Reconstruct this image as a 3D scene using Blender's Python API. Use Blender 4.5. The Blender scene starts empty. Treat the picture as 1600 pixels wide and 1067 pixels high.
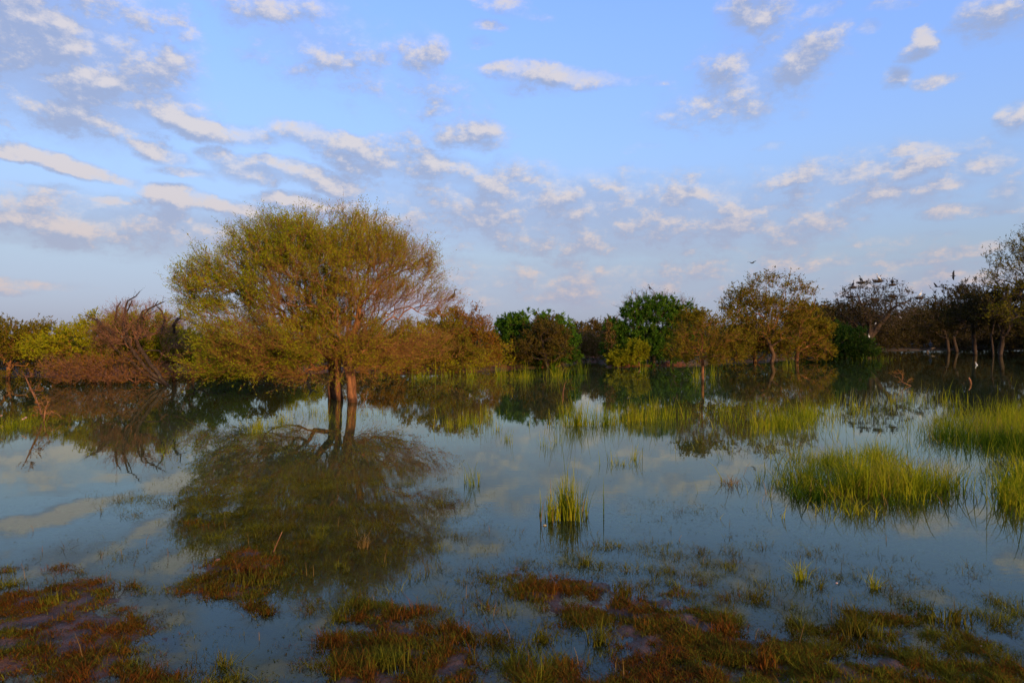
import bpy, math, random
import numpy as np
from mathutils import Vector
R = math.radians
rng = np.random.default_rng(7)
random.seed(7)
SC = bpy.context.scene
COL = SC.collection

# ------------------------------------------------------------------ camera
F = 1067.0            # focal length in photo pixels (24 mm on 36 mm)
HY = 530.0            # image row of the horizon
CAMH = 1.7
cd = bpy.data.cameras.new("camera"); cam = bpy.data.objects.new("camera", cd); COL.objects.link(cam)
cam.location = (0, 0, CAMH); cam.rotation_euler = (R(90), 0, 0)
cd.sensor_width = 36; cd.lens = 24.0; cd.shift_y = -3.5/1600
cd.clip_start = 0.05; cd.clip_end = 20000
SC.camera = cam

# ------------------------------------------------------------------ light
SUN_EL, SUN_AZ = 11.0, 150.0          # azimuth clockwise from the view direction: behind, to the right
SKY_STRENGTH = 0.12
SUN_STRENGTH = 5.0
sl = bpy.data.lights.new("sun", 'SUN'); so = bpy.data.objects.new("sun", sl); COL.objects.link(so)
sl.energy = SUN_STRENGTH; sl.angle = R(0.6); sl.color = (1.0, 0.68, 0.34)
sd = Vector((math.sin(R(SUN_AZ))*math.cos(R(SUN_EL)), math.cos(R(SUN_AZ))*math.cos(R(SUN_EL)), math.sin(R(SUN_EL))))
so.rotation_euler = sd.to_track_quat('Z', 'Y').to_euler(); so.location = sd*60
SC.view_settings.view_transform = 'Standard'; SC.view_settings.look = 'None'
SC.view_settings.gamma = 1; SC.view_settings.use_curve_mapping = False
SC.view_settings.exposure = 0.0

class NT:
    def __init__(s, tree): s.t = tree; s.n = tree.nodes; s.l = tree.links
    def new(s, typ, **kw):
        nd = s.n.new(typ)
        for k, v in kw.items(): setattr(nd, k, v)
        return nd
    def set(s, sock, v):
        if isinstance(v, bpy.types.NodeSocket): s.l.new(v, sock)
        elif v is not None: sock.default_value = v
    def math(s, op, a, b=None, c=None, clamp=False):
        nd = s.new('ShaderNodeMath', operation=op, use_clamp=clamp)
        for i, v in enumerate((a, b, c)):
            if v is not None: s.set(nd.inputs[i], v)
        return nd.outputs[0]
    def vmath(s, op, a, b=None, c=None, out=0):
        nd = s.new('ShaderNodeVectorMath', operation=op)
        for i, v in enumerate((a, b, c)):
            if v is not None: s.set(nd.inputs[i], v)
        return nd.outputs[out]
    def noise(s, vec, scale, detail=3, rough=0.5, out=0, dist=0.0):
        nd = s.new('ShaderNodeTexNoise'); s.set(nd.inputs['Vector'], vec)
        nd.inputs['Scale'].default_value = scale; nd.inputs['Detail'].default_value = detail
        nd.inputs['Roughness'].default_value = rough; nd.inputs['Distortion'].default_value = dist
        return nd.outputs[out]
    def maprange(s, v, a, b, c=0.0, d=1.0, typ='SMOOTHSTEP'):
        nd = s.new('ShaderNodeMapRange', interpolation_type=typ)
        s.set(nd.inputs[0], v)
        for i, q in enumerate((a, b, c, d)): s.set(nd.inputs[i+1], q)
        return nd.outputs[0]
    def mix(s, f, a, b):
        nd = s.new('ShaderNodeMix', data_type='RGBA')
        s.set(nd.inputs[0], f)
        for i, v in ((6, a), (7, b)):
            if not isinstance(v, bpy.types.NodeSocket): v = (*v, 1)
            s.set(nd.inputs[i], v)
        return nd.outputs[2]
    def ramp(s, f, stops):
        nd = s.new('ShaderNodeValToRGB'); cr = nd.color_ramp
        while len(cr.elements) < len(stops): cr.elements.new(0.5)
        for e, (p, c) in zip(cr.elements, stops): e.position = p; e.color = (*c, 1)
        s.set(nd.inputs[0], f); return nd.outputs[0]

# clouds of this sky: centre x, y, half width, half height (photo pixels), tilt, weight
CLOUDS = [
 (40,20,110,40,0,.8),(110,85,110,50,10,1.0),(150,45,60,22,0,.6),(60,150,110,40,5,.7),(185,102,38,13,0,.9),(120,190,130,30,10,.6),
 (225,150,85,20,8,.9),(265,180,85,20,18,1.1),(270,45,55,22,25,.6),(225,8,70,18,0,.5),(440,10,95,30,0,.7),
 (500,75,85,42,15,.62),(460,55,30,25,0,.5),(545,140,32,10,0,.5),(662,95,35,45,20,.65),(685,168,22,16,0,.7),(640,140,60,25,-20,.4),
 (735,215,50,22,0,.65),(860,120,85,17,4,.95),(830,140,60,14,0,.5),(960,130,60,9,-5,.5),(1035,128,30,6,0,.5),
 (1180,12,50,38,-10,.75),(1152,102,36,22,0,.75),(1195,62,26,14,0,.5),(1262,88,58,26,-32,.95),(1190,130,70,26,-15,.6),
 (1110,165,90,22,-5,.6),(1443,70,24,17,-30,1.0),(1285,12,32,12,0,.6),(1365,46,20,10,0,.6),(1405,122,22,15,-20,.55),(1466,128,32,8,0,.5),
 (1560,25,55,34,-10,.7),(1395,8,40,10,0,.5),(785,8,60,12,10,.5),(770,42,24,9,0,.55),(755,66,18,8,0,.5),(1350,175,0.1,0.1,0,0),
 (92,258,98,12,9,1.15),(248,238,45,15,10,.9),(290,268,48,8,0,.8),(332,241,26,12,0,.9),(383,268,48,17,12,1.1),(480,280,75,16,14,1.1),
 (385,212,58,15,0,.8),(490,215,62,18,8,1.0),(560,235,85,18,8,.8),(612,225,45,16,0,.6),(640,262,150,24,6,.8),(770,290,140,22,5,.75),
 (870,302,100,18,4,.7),(160,320,34,8,0,1.05),(272,310,48,14,8,1.0),(350,322,75,14,10,.95),(240,345,60,8,0,.6),
 (100,352,135,20,2,1.0),(120,372,150,14,0,.75),(320,365,165,28,4,.95),(490,325,72,14,6,1.15),(560,345,90,14,4,.9),(420,385,90,20,4,.7),
 (700,325,110,22,3,.75),(870,345,190,26,3,.85),(950,292,45,9,3,.8),(905,275,30,7,0,.5),(900,378,220,22,2,.75),
 (1060,325,90,12,3,.7),(1150,330,110,11,-2,.85),(1060,365,190,18,-3,.6),(1085,280,16,9,0,.8),(1010,270,32,6,0,.5),(1005,228,30,7,0,.4),
 (1205,232,26,6,0,.5),(1235,285,75,13,-6,.8),(1335,272,70,16,-6,.85),(1425,235,34,8,-5,.9),(1440,262,60,12,-6,.8),(1400,300,170,15,-4,.7),
 (1545,258,38,14,0,.9),(1480,245,40,7,-5,.7),(1578,300,34,20,-10,.7),(1590,185,28,26,-20,.7),(1535,210,30,6,-20,.4),(1530,330,100,10,-4,.6),
 (45,442,80,9,0,.6),(20,455,50,7,0,.5),(750,430,120,14,-3,.5),(880,455,170,24,0,.55),(1000,425,140,14,-6,.5),(1180,425,90,10,-4,.5),
 (1300,415,60,8,-6,.7),(1415,413,50,7,-4,.8),(1400,440,260,20,-2,.6),(1500,395,120,10,-5,.5),(1350,385,110,8,-4,.45),(650,370,80,12,0,.4),
 (900,335,330,55,3,.86),(300,365,330,36,2,.84),(90,100,190,100,8,.98),(60,20,120,40,0,.8),(490,60,120,62,10,.55),(1330,290,230,45,-4,.6),(650,150,110,60,10,.42),(1180,110,120,80,-20,.45),(900,440,380,36,-2,.62),
 (-150,120,160,60,0,.7),(-200,300,160,30,0,.8),(1800,100,140,60,0,.6),(1850,320,200,25,0,.7),(300,-80,200,60,0,.6),(900,-120,260,60,0,.5),(1400,-90,200,50,0,.6),
]
def build_world():
    w = bpy.data.worlds.new("World"); SC.world = w; w.use_nodes = True
    t = NT(w.node_tree); w.node_tree.nodes.clear()
    out = t.new('ShaderNodeOutputWorld'); bg = t.new('ShaderNodeBackground'); t.l.new(bg.outputs[0], out.inputs[0])
    bg.inputs[1].default_value = SKY_STRENGTH
    sky = t.new('ShaderNodeTexSky', sky_type='NISHITA'); sky.sun_disc = False
    sky.sun_elevation = R(SUN_EL); sky.sun_rotation = R(SUN_AZ)
    sky.altitude = 400; sky.air_density = 1.0; sky.dust_density = 1.0; sky.ozone_density = 1.5
    tc = t.new('ShaderNodeTexCoord').outputs['Generated']
    dirv = t.vmath('NORMALIZE', tc)
    sep = t.new('ShaderNodeSeparateXYZ'); t.l.new(dirv, sep.inputs[0])
    az = t.math('ARCTAN2', sep.outputs[0], sep.outputs[1]); el = t.math('ARCSINE', sep.outputs[2])
    cmb = t.new('ShaderNodeCombineXYZ'); t.l.new(az, cmb.inputs[0]); t.l.new(el, cmb.inputs[1]); cmb.inputs[2].default_value = 1.0
    # noise lives on the sphere so it has no seam; squeezed vertically like a flat cloud deck
    sq = t.vmath('MULTIPLY', dirv, (1, 1, 1.6))
    wn = t.noise(sq, 5.0, 5, .6, out=1)
    warp = t.vmath('MULTIPLY', t.vmath('SUBTRACT', wn, (.5, .5, .5)), (.045, .030, 0))
    wn2 = t.noise(sq, 20.0, 5, .6, out=1)
    warp2 = t.vmath('MULTIPLY', t.vmath('SUBTRACT', wn2, (.5, .5, .5)), (.030, .024, 0))
    base = t.vmath('ADD', t.vmath('ADD', cmb.outputs[0], warp), warp2)
    # group: coverage at a point
    g = bpy.data.node_groups.new("cloud_cover", 'ShaderNodeTree')
    g.interface.new_socket("P", in_out='INPUT', socket_type='NodeSocketVector')
    g.interface.new_socket("C", in_out='OUTPUT', socket_type='NodeSocketFloat')
    g.interface.new_socket("C2", in_out='OUTPUT', socket_type='NodeSocketFloat')
    q = NT(g); gi = q.new('NodeGroupInput'); go = q.new('NodeGroupOutput')
    acc = acc2 = None; OFF = (.010, .017)
    for (cx, cy, rx, ry, rot, wt) in CLOUDS:
        if wt <= 0: continue
        u = (cx-800)/F; v = (HY-cy)/F; c2 = math.sqrt(1+u*u)
        a0 = math.atan(u); e0 = math.atan(v/c2)
        sx = 1.42*rx/F/(c2*c2); sy = 1.42*ry/F/c2*math.cos(e0)**2; ct, st = math.cos(R(-rot)), math.sin(R(-rot))
        A = (ct/sx, st/sx, -(ct*a0+st*e0)/sx); B = (-st/sy, ct/sy, -(-st*a0+ct*e0)/sy)
        # each cloud waits for the one before, so the shader never holds them all at once
        pp = gi.outputs[0] if acc is None else q.vmath('MULTIPLY_ADD', acc, (1e-7, 1e-7, 0), gi.outputs[0])
        uu = q.vmath('DOT_PRODUCT', pp, A, out=1); vv = q.vmath('DOT_PRODUCT', pp, B, out=1)
        d2 = q.math('MULTIPLY_ADD', uu, uu, q.math('MULTIPLY', vv, vv))
        f = q.math('MULTIPLY_ADD', d2, -wt*.62, wt*.90)
        # the same cap a little way toward the light: linear in P, so one product is enough
        du = A[0]*OFF[0]+A[1]*OFF[1]; dv = B[0]*OFF[0]+B[1]*OFF[1]; k = -wt*.62
        Gv = tuple(k*2*(du*A[i]+dv*B[i]) for i in range(3)); c0 = k*(du*du+dv*dv)
        f2 = q.math('ADD', f, q.vmath('DOT_PRODUCT', pp, (Gv[0], Gv[1], Gv[2]+c0), out=1))
        acc2 = q.math('MAXIMUM', f2, 0.0 if acc is None else acc2)
        acc = q.math('MAXIMUM', f, 0.0 if acc is None else acc)
    q.l.new(acc, go.inputs[0]); q.l.new(acc2, go.inputs[1])
    def cover(p):
        nd = t.new('ShaderNodeGroup'); nd.node_tree = g; t.l.new(p, nd.inputs[0]); return nd.outputs
    # general broken cloud for the part of the sky outside the photograph
    behind = t.maprange(sep.outputs[1], 0.55, 0.1, 0, 1)
    bn = t.noise(sq, 3.0, 4, .55)
    gen = t.math('MULTIPLY', t.maprange(bn, .48, .62, 0, .8), behind)
    det = t.noise(sq, 15.0, 8, .66)
    detc = t.math('MULTIPLY', t.math('SUBTRACT', det, .5), 2.9)
    cv = cover(base)
    cov = t.math('MAXIMUM', cv[0], gen)
    amp = t.maprange(cov, .0, .50, .25, 1)
    C0 = t.math('MULTIPLY_ADD', detc, amp, cov)
    # the same a little way toward the light
    sq2 = t.vmath('ADD', sq, (.006, 0, .019))
    det2 = t.noise(sq2, 15.0, 8, .66)
    C1 = t.math('ADD', t.math('MAXIMUM', cv[1], gen), t.math('MULTIPLY', t.math('MULTIPLY', t.math('SUBTRACT', det2, .5), 2.9), amp))
    alpha = t.maprange(C0, .10, .90, 0, 1)
    veil = t.math('MULTIPLY', t.maprange(t.math('MULTIPLY_ADD', detc, .28, cov), .10, .85, 0, 1), .80)
    alpha = t.math('MAXIMUM', alpha, veil)
    lit = t.maprange(t.math('SUBTRACT', C0, C1), -.14, .60, 0, 1)
    thick = t.maprange(C0, .5, 1.1, 0, 1)
    low = t.maprange(el, 0.03, 0.28, 0, 1)
    shade_c = t.mix(low, (.39, .405, .53), (.34, .41, .61))
    lit_c = t.mix(low, (.72, .56, .50), (.74, .68, .67))
    cc = t.mix(lit, shade_c, lit_c)
    # sky colour: Nishita, tinted to the violet-blue of the evening
    skyc = t.vmath('MULTIPLY', sky.outputs[0], (SKY_STRENGTH*SKYM, SKY_STRENGTH*SKYM, SKY_STRENGTH*SKYM))
    skyc = t.vmath('MULTIPLY', skyc, t.vmath('MULTIPLY', t.ramp(t.maprange(el, 0, 0.6, 0, 1, 'LINEAR'), SKYTINT), (4, 4, 4)))
    grad = t.ramp(t.maprange(el, -.02, .6, 0, 1, 'LINEAR'), [((e+.02)/.62, c) for e, c in SKYGRAD])
    skyc = t.mix(.62, skyc, grad)
    upper = t.maprange(sep.outputs[2], -0.02, 0.0, 0, 1)
    a = t.math('MULTIPLY', alpha, t.math('MULTIPLY', upper, t.mix(low, (.72,)*3, (.86,)*3)))
    fin = t.mix(a, skyc, cc)
    fin = t.vmath('MULTIPLY', fin, (1/SKY_STRENGTH,)*3)
    t.l.new(fin, bg.inputs[0])
    w.cycles.sampling_method = 'NONE'
SKYM = 1.0
SKYTINT = [(e/.6, tuple(c/4 for c in k)) for e, k in ((0.0, (.62, .64, 1.3)), (.03, (.72, .74, 1.32)), (.123, (1.3, 1.13, 1.27)), (.257, (2.10, 2.05, 2.42)), (.42, (2.6, 2.75, 3.7)), (.6, (2.7, 2.9, 3.9)))]
SKYGRAD = [(-.02, (.30, .33, .44)), (.035, (.37, .425, .56)), (.11, (.385, .500, .66)), (.19, (.36, .53, .86)), (.27, (.315, .515, .95)), (.42, (.245, .435, .98)), (.6, (.20, .38, .90))]
build_world()
SC.cycles.use_adaptive_sampling = True; SC.cycles.adaptive_threshold = .02; SC.cycles.adaptive_min_samples = 8
SC.cycles.use_denoising = True
SC.cycles.max_bounces = 6; SC.cycles.diffuse_bounces = 2; SC.cycles.glossy_bounces = 3; SC.cycles.transparent_max_bounces = 8
SC.cycles.transmission_bounces = 3; SC.cycles.caustics_reflective = False; SC.cycles.caustics_refractive = False

# ------------------------------------------------------------------ geometry helpers
def G(px, py):
    """ground point seen at a photo pixel"""
    Y = CAMH*F/(py-HY); return (px-800)/F*Y, Y
def P(px, py, Y):
    return np.array([(px-800)/F*Y, Y, CAMH+(HY-py)/F*Y])
def hash2(ix, iy, s):
    h = (ix.astype(np.int64)*374761393 + iy.astype(np.int64)*668265263 + s*1442695) & 0x7fffffff
    h = (h ^ (h >> 13))*1274126177 & 0x7fffffff
    return ((h ^ (h >> 16)) & 0xffff)/65535.0
def vnoise(x, y, s=0):
    ix = np.floor(x); iy = np.floor(y); fx = x-ix; fy = y-iy
    fx = fx*fx*(3-2*fx); fy = fy*fy*(3-2*fy)
    a = hash2(ix, iy, s); b = hash2(ix+1, iy, s); c = hash2(ix, iy+1, s); d = hash2(ix+1, iy+1, s)
    return (a*(1-fx)+b*fx)*(1-fy)+(c*(1-fx)+d*fx)*fy
def fbm(x, y, o=5, s=0, g=.5):
    r = 0; a = 1; t = 0
    for k in range(o):
        r = r + a*vnoise(x+17.3*k, y-9.1*k, s+k); t += a; a *= g
        x, y = 1.63*x+1.22*y, -1.22*x+1.63*y
    return r/t
def sstep(a, b, x):
    t = np.clip((x-a)/(b-a), 0, 1); return t*t*(3-2*t)

def mesh_np(name, V, Fc, smooth=True, attrs=None):
    """fast mesh from arrays: V (n,3), Fc (m,3) or (m,4) or a list of such arrays"""
    me = bpy.data.meshes.new(name)
    if not isinstance(Fc, list): Fc = [Fc]
    Fc = [f for f in Fc if len(f)]
    me.vertices.add(len(V)); me.vertices.foreach_set('co', np.ascontiguousarray(V, dtype=np.float32).ravel())
    tot = np.concatenate([np.full(len(f), f.shape[1], dtype=np.int32) for f in Fc])
    idx = np.concatenate([f.ravel() for f in Fc]).astype(np.int32)
    me.loops.add(len(idx)); me.loops.foreach_set('vertex_index', idx)
    me.polygons.add(len(tot)); st = np.concatenate([[0], np.cumsum(tot)[:-1]]).astype(np.int32)
    me.polygons.foreach_set('loop_start', st)
    me.polygons.foreach_set('use_smooth', np.full(len(tot), smooth, dtype=bool))
    if attrs:
        for k, v in attrs.items():
            at = me.attributes.new(k, 'FLOAT', 'POINT'); at.data.foreach_set('value', np.asarray(v, dtype=np.float32))
    me.update(); me.validate()
    return me
def obj(name, me, mat, parent=None, loc=None):
    o = bpy.data.objects.new(name, me); COL.objects.link(o)
    if mat is not None and len(me.materials) == 0: me.materials.append(mat)
    if parent is not None: o.parent = parent
    if loc is not None: o.location = loc
    return o
def tag(o, label=None, cat=None, group=None, kind=None):
    if label: o['label'] = label
    if cat: o['category'] = cat
    if group: o['group'] = group
    if kind: o['kind'] = kind
    return o
def empty(name, loc, label, cat, group=None):
    o = bpy.data.objects.new(name, None); COL.objects.link(o); o.location = loc; o.empty_display_size = .2
    return tag(o, label, cat, group)

# ------------------------------------------------------------------ terrain
SHORE = [(-900,600),(-200,592),(60,588),(180,586),(300,581),(560,579),(600,581),(660,584),(740,582),(790,577),(850,575),(895,569),
         (905,566.5),(935,566.5),(948,573.5),(1000,573),(1065,571),(1130,568),(1230,562),(1300,556),(1345,548.5),(1450,547),(1600,546),(1800,552),(2400,565)]
ISL = [(55,1010,210,75,1.0),(120,930,120,22,.75),(60,892,80,9,.55),(230,1060,180,26,1.0),(20,950,70,40,.9),(245,862,60,8,.42),
       (295,880,22,5,.6),(330,925,75,16,.8),(390,895,70,30,.85),(385,935,90,12,.7),(415,955,26,12,.8),(375,982,42,7,.65),(450,905,50,10,.5),
       (560,965,75,26,.85),(605,1030,170,62,1.05),(670,963,52,8,.7),(560,1070,170,35,1.1),(760,1010,70,26,.7),(850,1055,95,32,.95),(980,1075,90,22,.95),
       (900,925,110,24,.8),(840,905,80,14,.5),(965,960,120,24,.9),(1060,985,120,30,.8),(1150,1035,200,40,1.0),(1420,1060,300,40,1.05),(1250,985,150,22,.55),
       (1390,990,160,38,.75),(1520,1010,160,34,.7),(1100,940,120,20,.4),(1250,1075,300,30,1.1),(880,990,60,8,.4)]
def topix(x, y):
    yy = np.maximum(y, 0.3)
    return 800+F*x/yy, HY+CAMH*F/yy
def imgmask(px, py, L):
    r = np.zeros_like(px)
    for (cx, cy, rx, ry, w) in L:
        d = ((px-cx)/(rx*1.35))**2+((py-cy)/(ry*1.35))**2
        r = np.maximum(r, w*np.clip(1-d, 0, 1)**.8)
    return r
SX = np.array([a for a, b in SHORE], float); SY = np.array([CAMH*F/(b-HY) for a, b in SHORE])
def shore_dist(x, y):
    px, _ = topix(x, y)
    px = np.where(y < .3, np.where(x < 0, -900, 2400), px)
    return np.interp(px, SX, SY)
def height(x, y):
    x = np.asarray(x, float); y = np.asarray(y, float)
    px, py = topix(x, y)
    n1 = fbm(x*1.1, y*1.1, 5, 3)-.5
    n2 = fbm(x*7, y*7, 4, 11)-.5
    near = sstep(13, 8, y)
    m = imgmask(px+110*n1, py+45*n1, ISL)*near
    h = -.042 + .048*m + .050*n1*near + .060*n2*near
    h = h - .35*sstep(6.3, 14, y) - .25*sstep(12, 22, y)
    edge = .12*n1*sstep(14, 30, y)
    h = h + edge*.6
    # far shore
    S = shore_dist(x, y); d = y-S
    n3 = fbm(x*.35, y*.35, 4, 21)-.5
    d = d + n3*3.0
    rise = 1.0*sstep(-1.2, 1.6, d) + .3*sstep(1.6, 10, d) + 1.2*sstep(10, 120, d)
    hf = -.62 + rise*.78 + n3*.16*sstep(-1, 2, d)
    h = np.where(y > 15, np.maximum(h, hf), h)
    # the bank the camera stands on and the land to both sides and behind
    bank = sstep(2.9, .6, y)*.30 + sstep(0, -14, y)*.7
    h = h + bank*(1-0*n1)
    side = sstep(38, 75, np.abs(x))*sstep(30, 10, y)
    h = h + side*1.0
    return h
def build_terrain():
    rr = [0.7]
    while rr[-1] < 13: rr.append(rr[-1]*1.0115)
    while rr[-1] < 130: rr.append(rr[-1]*1.032)
    while rr[-1] < 9000: rr.append(rr[-1]*1.10)
    rr = np.array(rr)
    fa = np.linspace(-R(44), R(44), 350); ba = np.linspace(R(44), R(316), 50)[1:-1]
    aa = np.concatenate([fa, ba])
    A, Rr = np.meshgrid(aa, rr)
    X = Rr*np.sin(A); Y = Rr*np.cos(A); Z = height(X, Y)
    nr, na = A.shape
    V = np.stack([X, Y, Z], -1).reshape(-1, 3)
    i = np.arange(nr-1)[:, None]*na; j = np.arange(na)[None, :]; j2 = (j+1) % na
    Q = np.stack([i+j, i+j2, i+na+j2, i+na+j], -1).reshape(-1, 4)
    c = len(V); V = np.vstack([V, [[0, 0, float(height(0.0, 0.0))]]])
    T = np.stack([np.full(na, c), (np.arange(na)+1) % na, np.arange(na)], -1)
    wet = np.clip(1-V[:, 2]/.05, 0, 1)
    me = mesh_np("ground", V, [Q, T], True, {'wet': wet})
    # water: the same grid, flat, kept where the ground is below or near the surface
    W = V.copy(); dep = -V[:, 2]; W[:, 2] = 0
    keepq = (dep[Q] > -.03).any(1)
    Qk = Q[keepq]
    used, inv = np.unique(Qk.ravel(), return_inverse=True)
    mw = mesh_np("water", W[used], inv.reshape(-1, 4), True, {'depth': np.clip(dep[used], 0, 2)})
    return me, mw

# ------------------------------------------------------------------ materials
def mat(name):
    m = bpy.data.materials.new(name); m.use_nodes = True; m.node_tree.nodes.clear()
    t = NT(m.node_tree); out = t.new('ShaderNodeOutputMaterial'); return m, t, out
def leaf_mat(name, cols, trans=.35, patch=1.2):
    m, t, out = mat(name)
    geo = t.new('ShaderNodeNewGeometry')
    pos = geo.outputs['Position']
    n = t.noise(pos, patch, 3, .6)
    f = t.math('ADD', t.math('MULTIPLY', geo.outputs['Random Per Island'], .55), t.math('MULTIPLY', t.maprange(n, .3, .7, 0, 1), .45))
    k = len(cols)
    c = t.ramp(f, [((i+.5)/k, col) for i, col in enumerate(cols)])
    d = t.new('ShaderNodeBsdfDiffuse'); t.l.new(c, d.inputs[0])
    tr = t.new('ShaderNodeBsdfTranslucent'); t.l.new(t.vmath('MULTIPLY', c, (1.3, 1.3, .6)), tr.inputs[0])
    mx = t.new('ShaderNodeMixShader'); mx.inputs[0].default_value = trans
    t.l.new(d.outputs[0], mx.inputs[1]); t.l.new(tr.outputs[0], mx.inputs[2]); t.l.new(mx.outputs[0], out.inputs[0])
    return m
def bark_mat(name, c1, c2, scale=18, bump=.02):
    m, t, out = mat(name)
    tc = t.new('ShaderNodeTexCoord').outputs['Object']
    v = t.vmath('MULTIPLY', tc, (1, 1, .22))
    n = t.noise(v, scale, 6, .65, dist=.6)
    n2 = t.noise(tc, 2.5, 3, .5)
    c = t.mix(t.maprange(n, .35, .65), c1, c2)
    c = t.mix(t.maprange(n2, .45, .7, 0, .6), c, tuple(x*.55 for x in c1))
    wz = t.new('ShaderNodeSeparateXYZ'); t.l.new(t.new('ShaderNodeNewGeometry').outputs['Position'], wz.inputs[0])
    c = t.mix(t.maprange(t.math('ADD', wz.outputs[2], t.math('MULTIPLY', n, .10)), .10, .24, .75, 0), c, tuple(x*.28 for x in c1))   # flood stain
    b = t.new('ShaderNodeBsdfPrincipled'); t.l.new(c, b.inputs['Base Color']); b.inputs['Roughness'].default_value = .85
    b.inputs['Specular IOR Level'].default_value = .2
    bp = t.new('ShaderNodeBump'); bp.inputs['Strength'].default_value = .9; bp.inputs['Distance'].default_value = bump
    t.l.new(n, bp.inputs['Height']); t.l.new(bp.outputs[0], b.inputs['Normal']); t.l.new(b.outputs[0], out.inputs[0])
    return m
def plain_mat(name, c, rough=.6, var=.25, scale=8):
    m, t, out = mat(name)
    tc = t.new('ShaderNodeTexCoord').outputs['Object']
    n = t.noise(tc, scale, 4, .6)
    cc = t.mix(n, tuple(x*(1-var) for x in c), tuple(min(1, x*(1+var)) for x in c))
    b = t.new('ShaderNodeBsdfPrincipled'); t.l.new(cc, b.inputs['Base Color']); b.inputs['Roughness'].default_value = rough
    t.l.new(b.outputs[0], out.inputs[0]); return m

def ground_mat():
    m, t, out = mat("wet_earth")
    geo = t.new('ShaderNodeNewGeometry'); pos = geo.outputs['Position']
    wet = t.new('ShaderNodeAttribute', attribute_name='wet').outputs['Fac']
    n = t.noise(pos, 3.0, 8, .65); n2 = t.noise(pos, 26, 6, .65); n3 = t.noise(pos, .25, 4, .6)
    dry = t.mix(t.maprange(n, .35, .65), (.15, .055, .025), (.24, .10, .045))
    wetc = t.mix(t.maprange(n, .35, .65), (.036, .019, .012), (.085, .036, .018))
    c = t.mix(wet, dry, wetc)
    c = t.mix(t.maprange(n2, .5, .72, 0, .55), c, (.03, .018, .012))
    sepp = t.new('ShaderNodeSeparateXYZ'); t.l.new(pos, sepp.inputs[0])
    far = t.maprange(sepp.outputs[1], 8, 20, 0, 1)
    farc = t.mix(t.math('MAXIMUM', t.maprange(n3, .46, .53), t.maprange(sepp.outputs[0], 10.5, 12.5, 0, 1)), (.28, .080, .026), (.065, .045, .02))
    up = t.maprange(sepp.outputs[2], .25, .5, 0, 1)
    farc = t.mix(up, farc, (.055, .045, .02))
    c = t.mix(t.math('MULTIPLY', far, t.math('SUBTRACT', 1, wet)), c, farc)
    b = t.new('ShaderNodeBsdfPrincipled'); t.l.new(c, b.inputs['Base Color'])
    t.set(b.inputs['Roughness'], t.math('SUBTRACT', .85, t.math('MULTIPLY', wet, .32)))
    b.inputs['Specular IOR Level'].default_value = .35
    hb = t.math('ADD', t.math('MULTIPLY', n, .5), t.math('MULTIPLY', n2, .5))
    bp = t.new('ShaderNodeBump'); bp.inputs['Strength'].default_value = 1; bp.inputs['Distance'].default_value = .06
    t.l.new(hb, bp.inputs['Height']); t.l.new(bp.outputs[0], b.inputs['Normal']); t.l.new(b.outputs[0], out.inputs[0])
    return m
def water_mat():
    m, t, out = mat("water")
    geo = t.new('ShaderNodeNewGeometry'); pos = geo.outputs['Position']
    dep = t.new('ShaderNodeAttribute', attribute_name='depth').outputs['Fac']
    st = t.vmath('MULTIPLY', pos, (.55, 1.5, 1))
    r1 = t.noise(st, 1.6, 3, .5); r2 = t.noise(st, 9.0, 2, .5)
    gust = t.maprange(t.noise(t.vmath('MULTIPLY', pos, (.10, .22, 1)), 1.0, 2, .5), .44, .62, .12, 1)
    hgt = t.math('ADD', t.math('MULTIPLY', r1, .0006), t.math('MULTIPLY', t.math('MULTIPLY', r2, gust), .00035))
    bp = t.new('ShaderNodeBump'); bp.inputs['Strength'].default_value = 1; bp.inputs['Distance'].default_value = 1.0
    t.l.new(hgt, bp.inputs['Height'])
    nrm = bp.outputs[0]
    fr = t.new('ShaderNodeFresnel'); fr.inputs[0].default_value = 1.333; t.l.new(nrm, fr.inputs['Normal'])
    gl = t.new('ShaderNodeBsdfGlossy'); gl.inputs['Roughness'].default_value = .015; t.l.new(nrm, gl.inputs['Normal'])
    gl.inputs['Color'].default_value = (.92, .98, .84, 1)
    murk = t.new('ShaderNodeBsdfDiffuse'); murk.inputs[0].default_value = (.036, .044, .015, 1)
    tr = t.new('ShaderNodeBsdfTransparent')
    # turbid water: what lies below fades with depth
    a = t.math('EXPONENT', t.math('MULTIPLY', dep, -16.0))
    t.l.new(t.mix(a, (.45, .55, .40), (.93, .92, .88)), tr.inputs[0])
    mk = t.new('ShaderNodeMixShader'); t.l.new(t.math('SUBTRACT', 1, a), mk.inputs[0])
    t.l.new(tr.outputs[0], mk.inputs[1]); t.l.new(murk.outputs[0], mk.inputs[2])
    mx = t.new('ShaderNodeMixShader'); t.l.new(fr.outputs[0], mx.inputs[0])
    t.l.new(mk.outputs[0], mx.inputs[1]); t.l.new(gl.outputs[0], mx.inputs[2]); t.l.new(mx.outputs[0], out.inputs[0])
    return m

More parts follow.
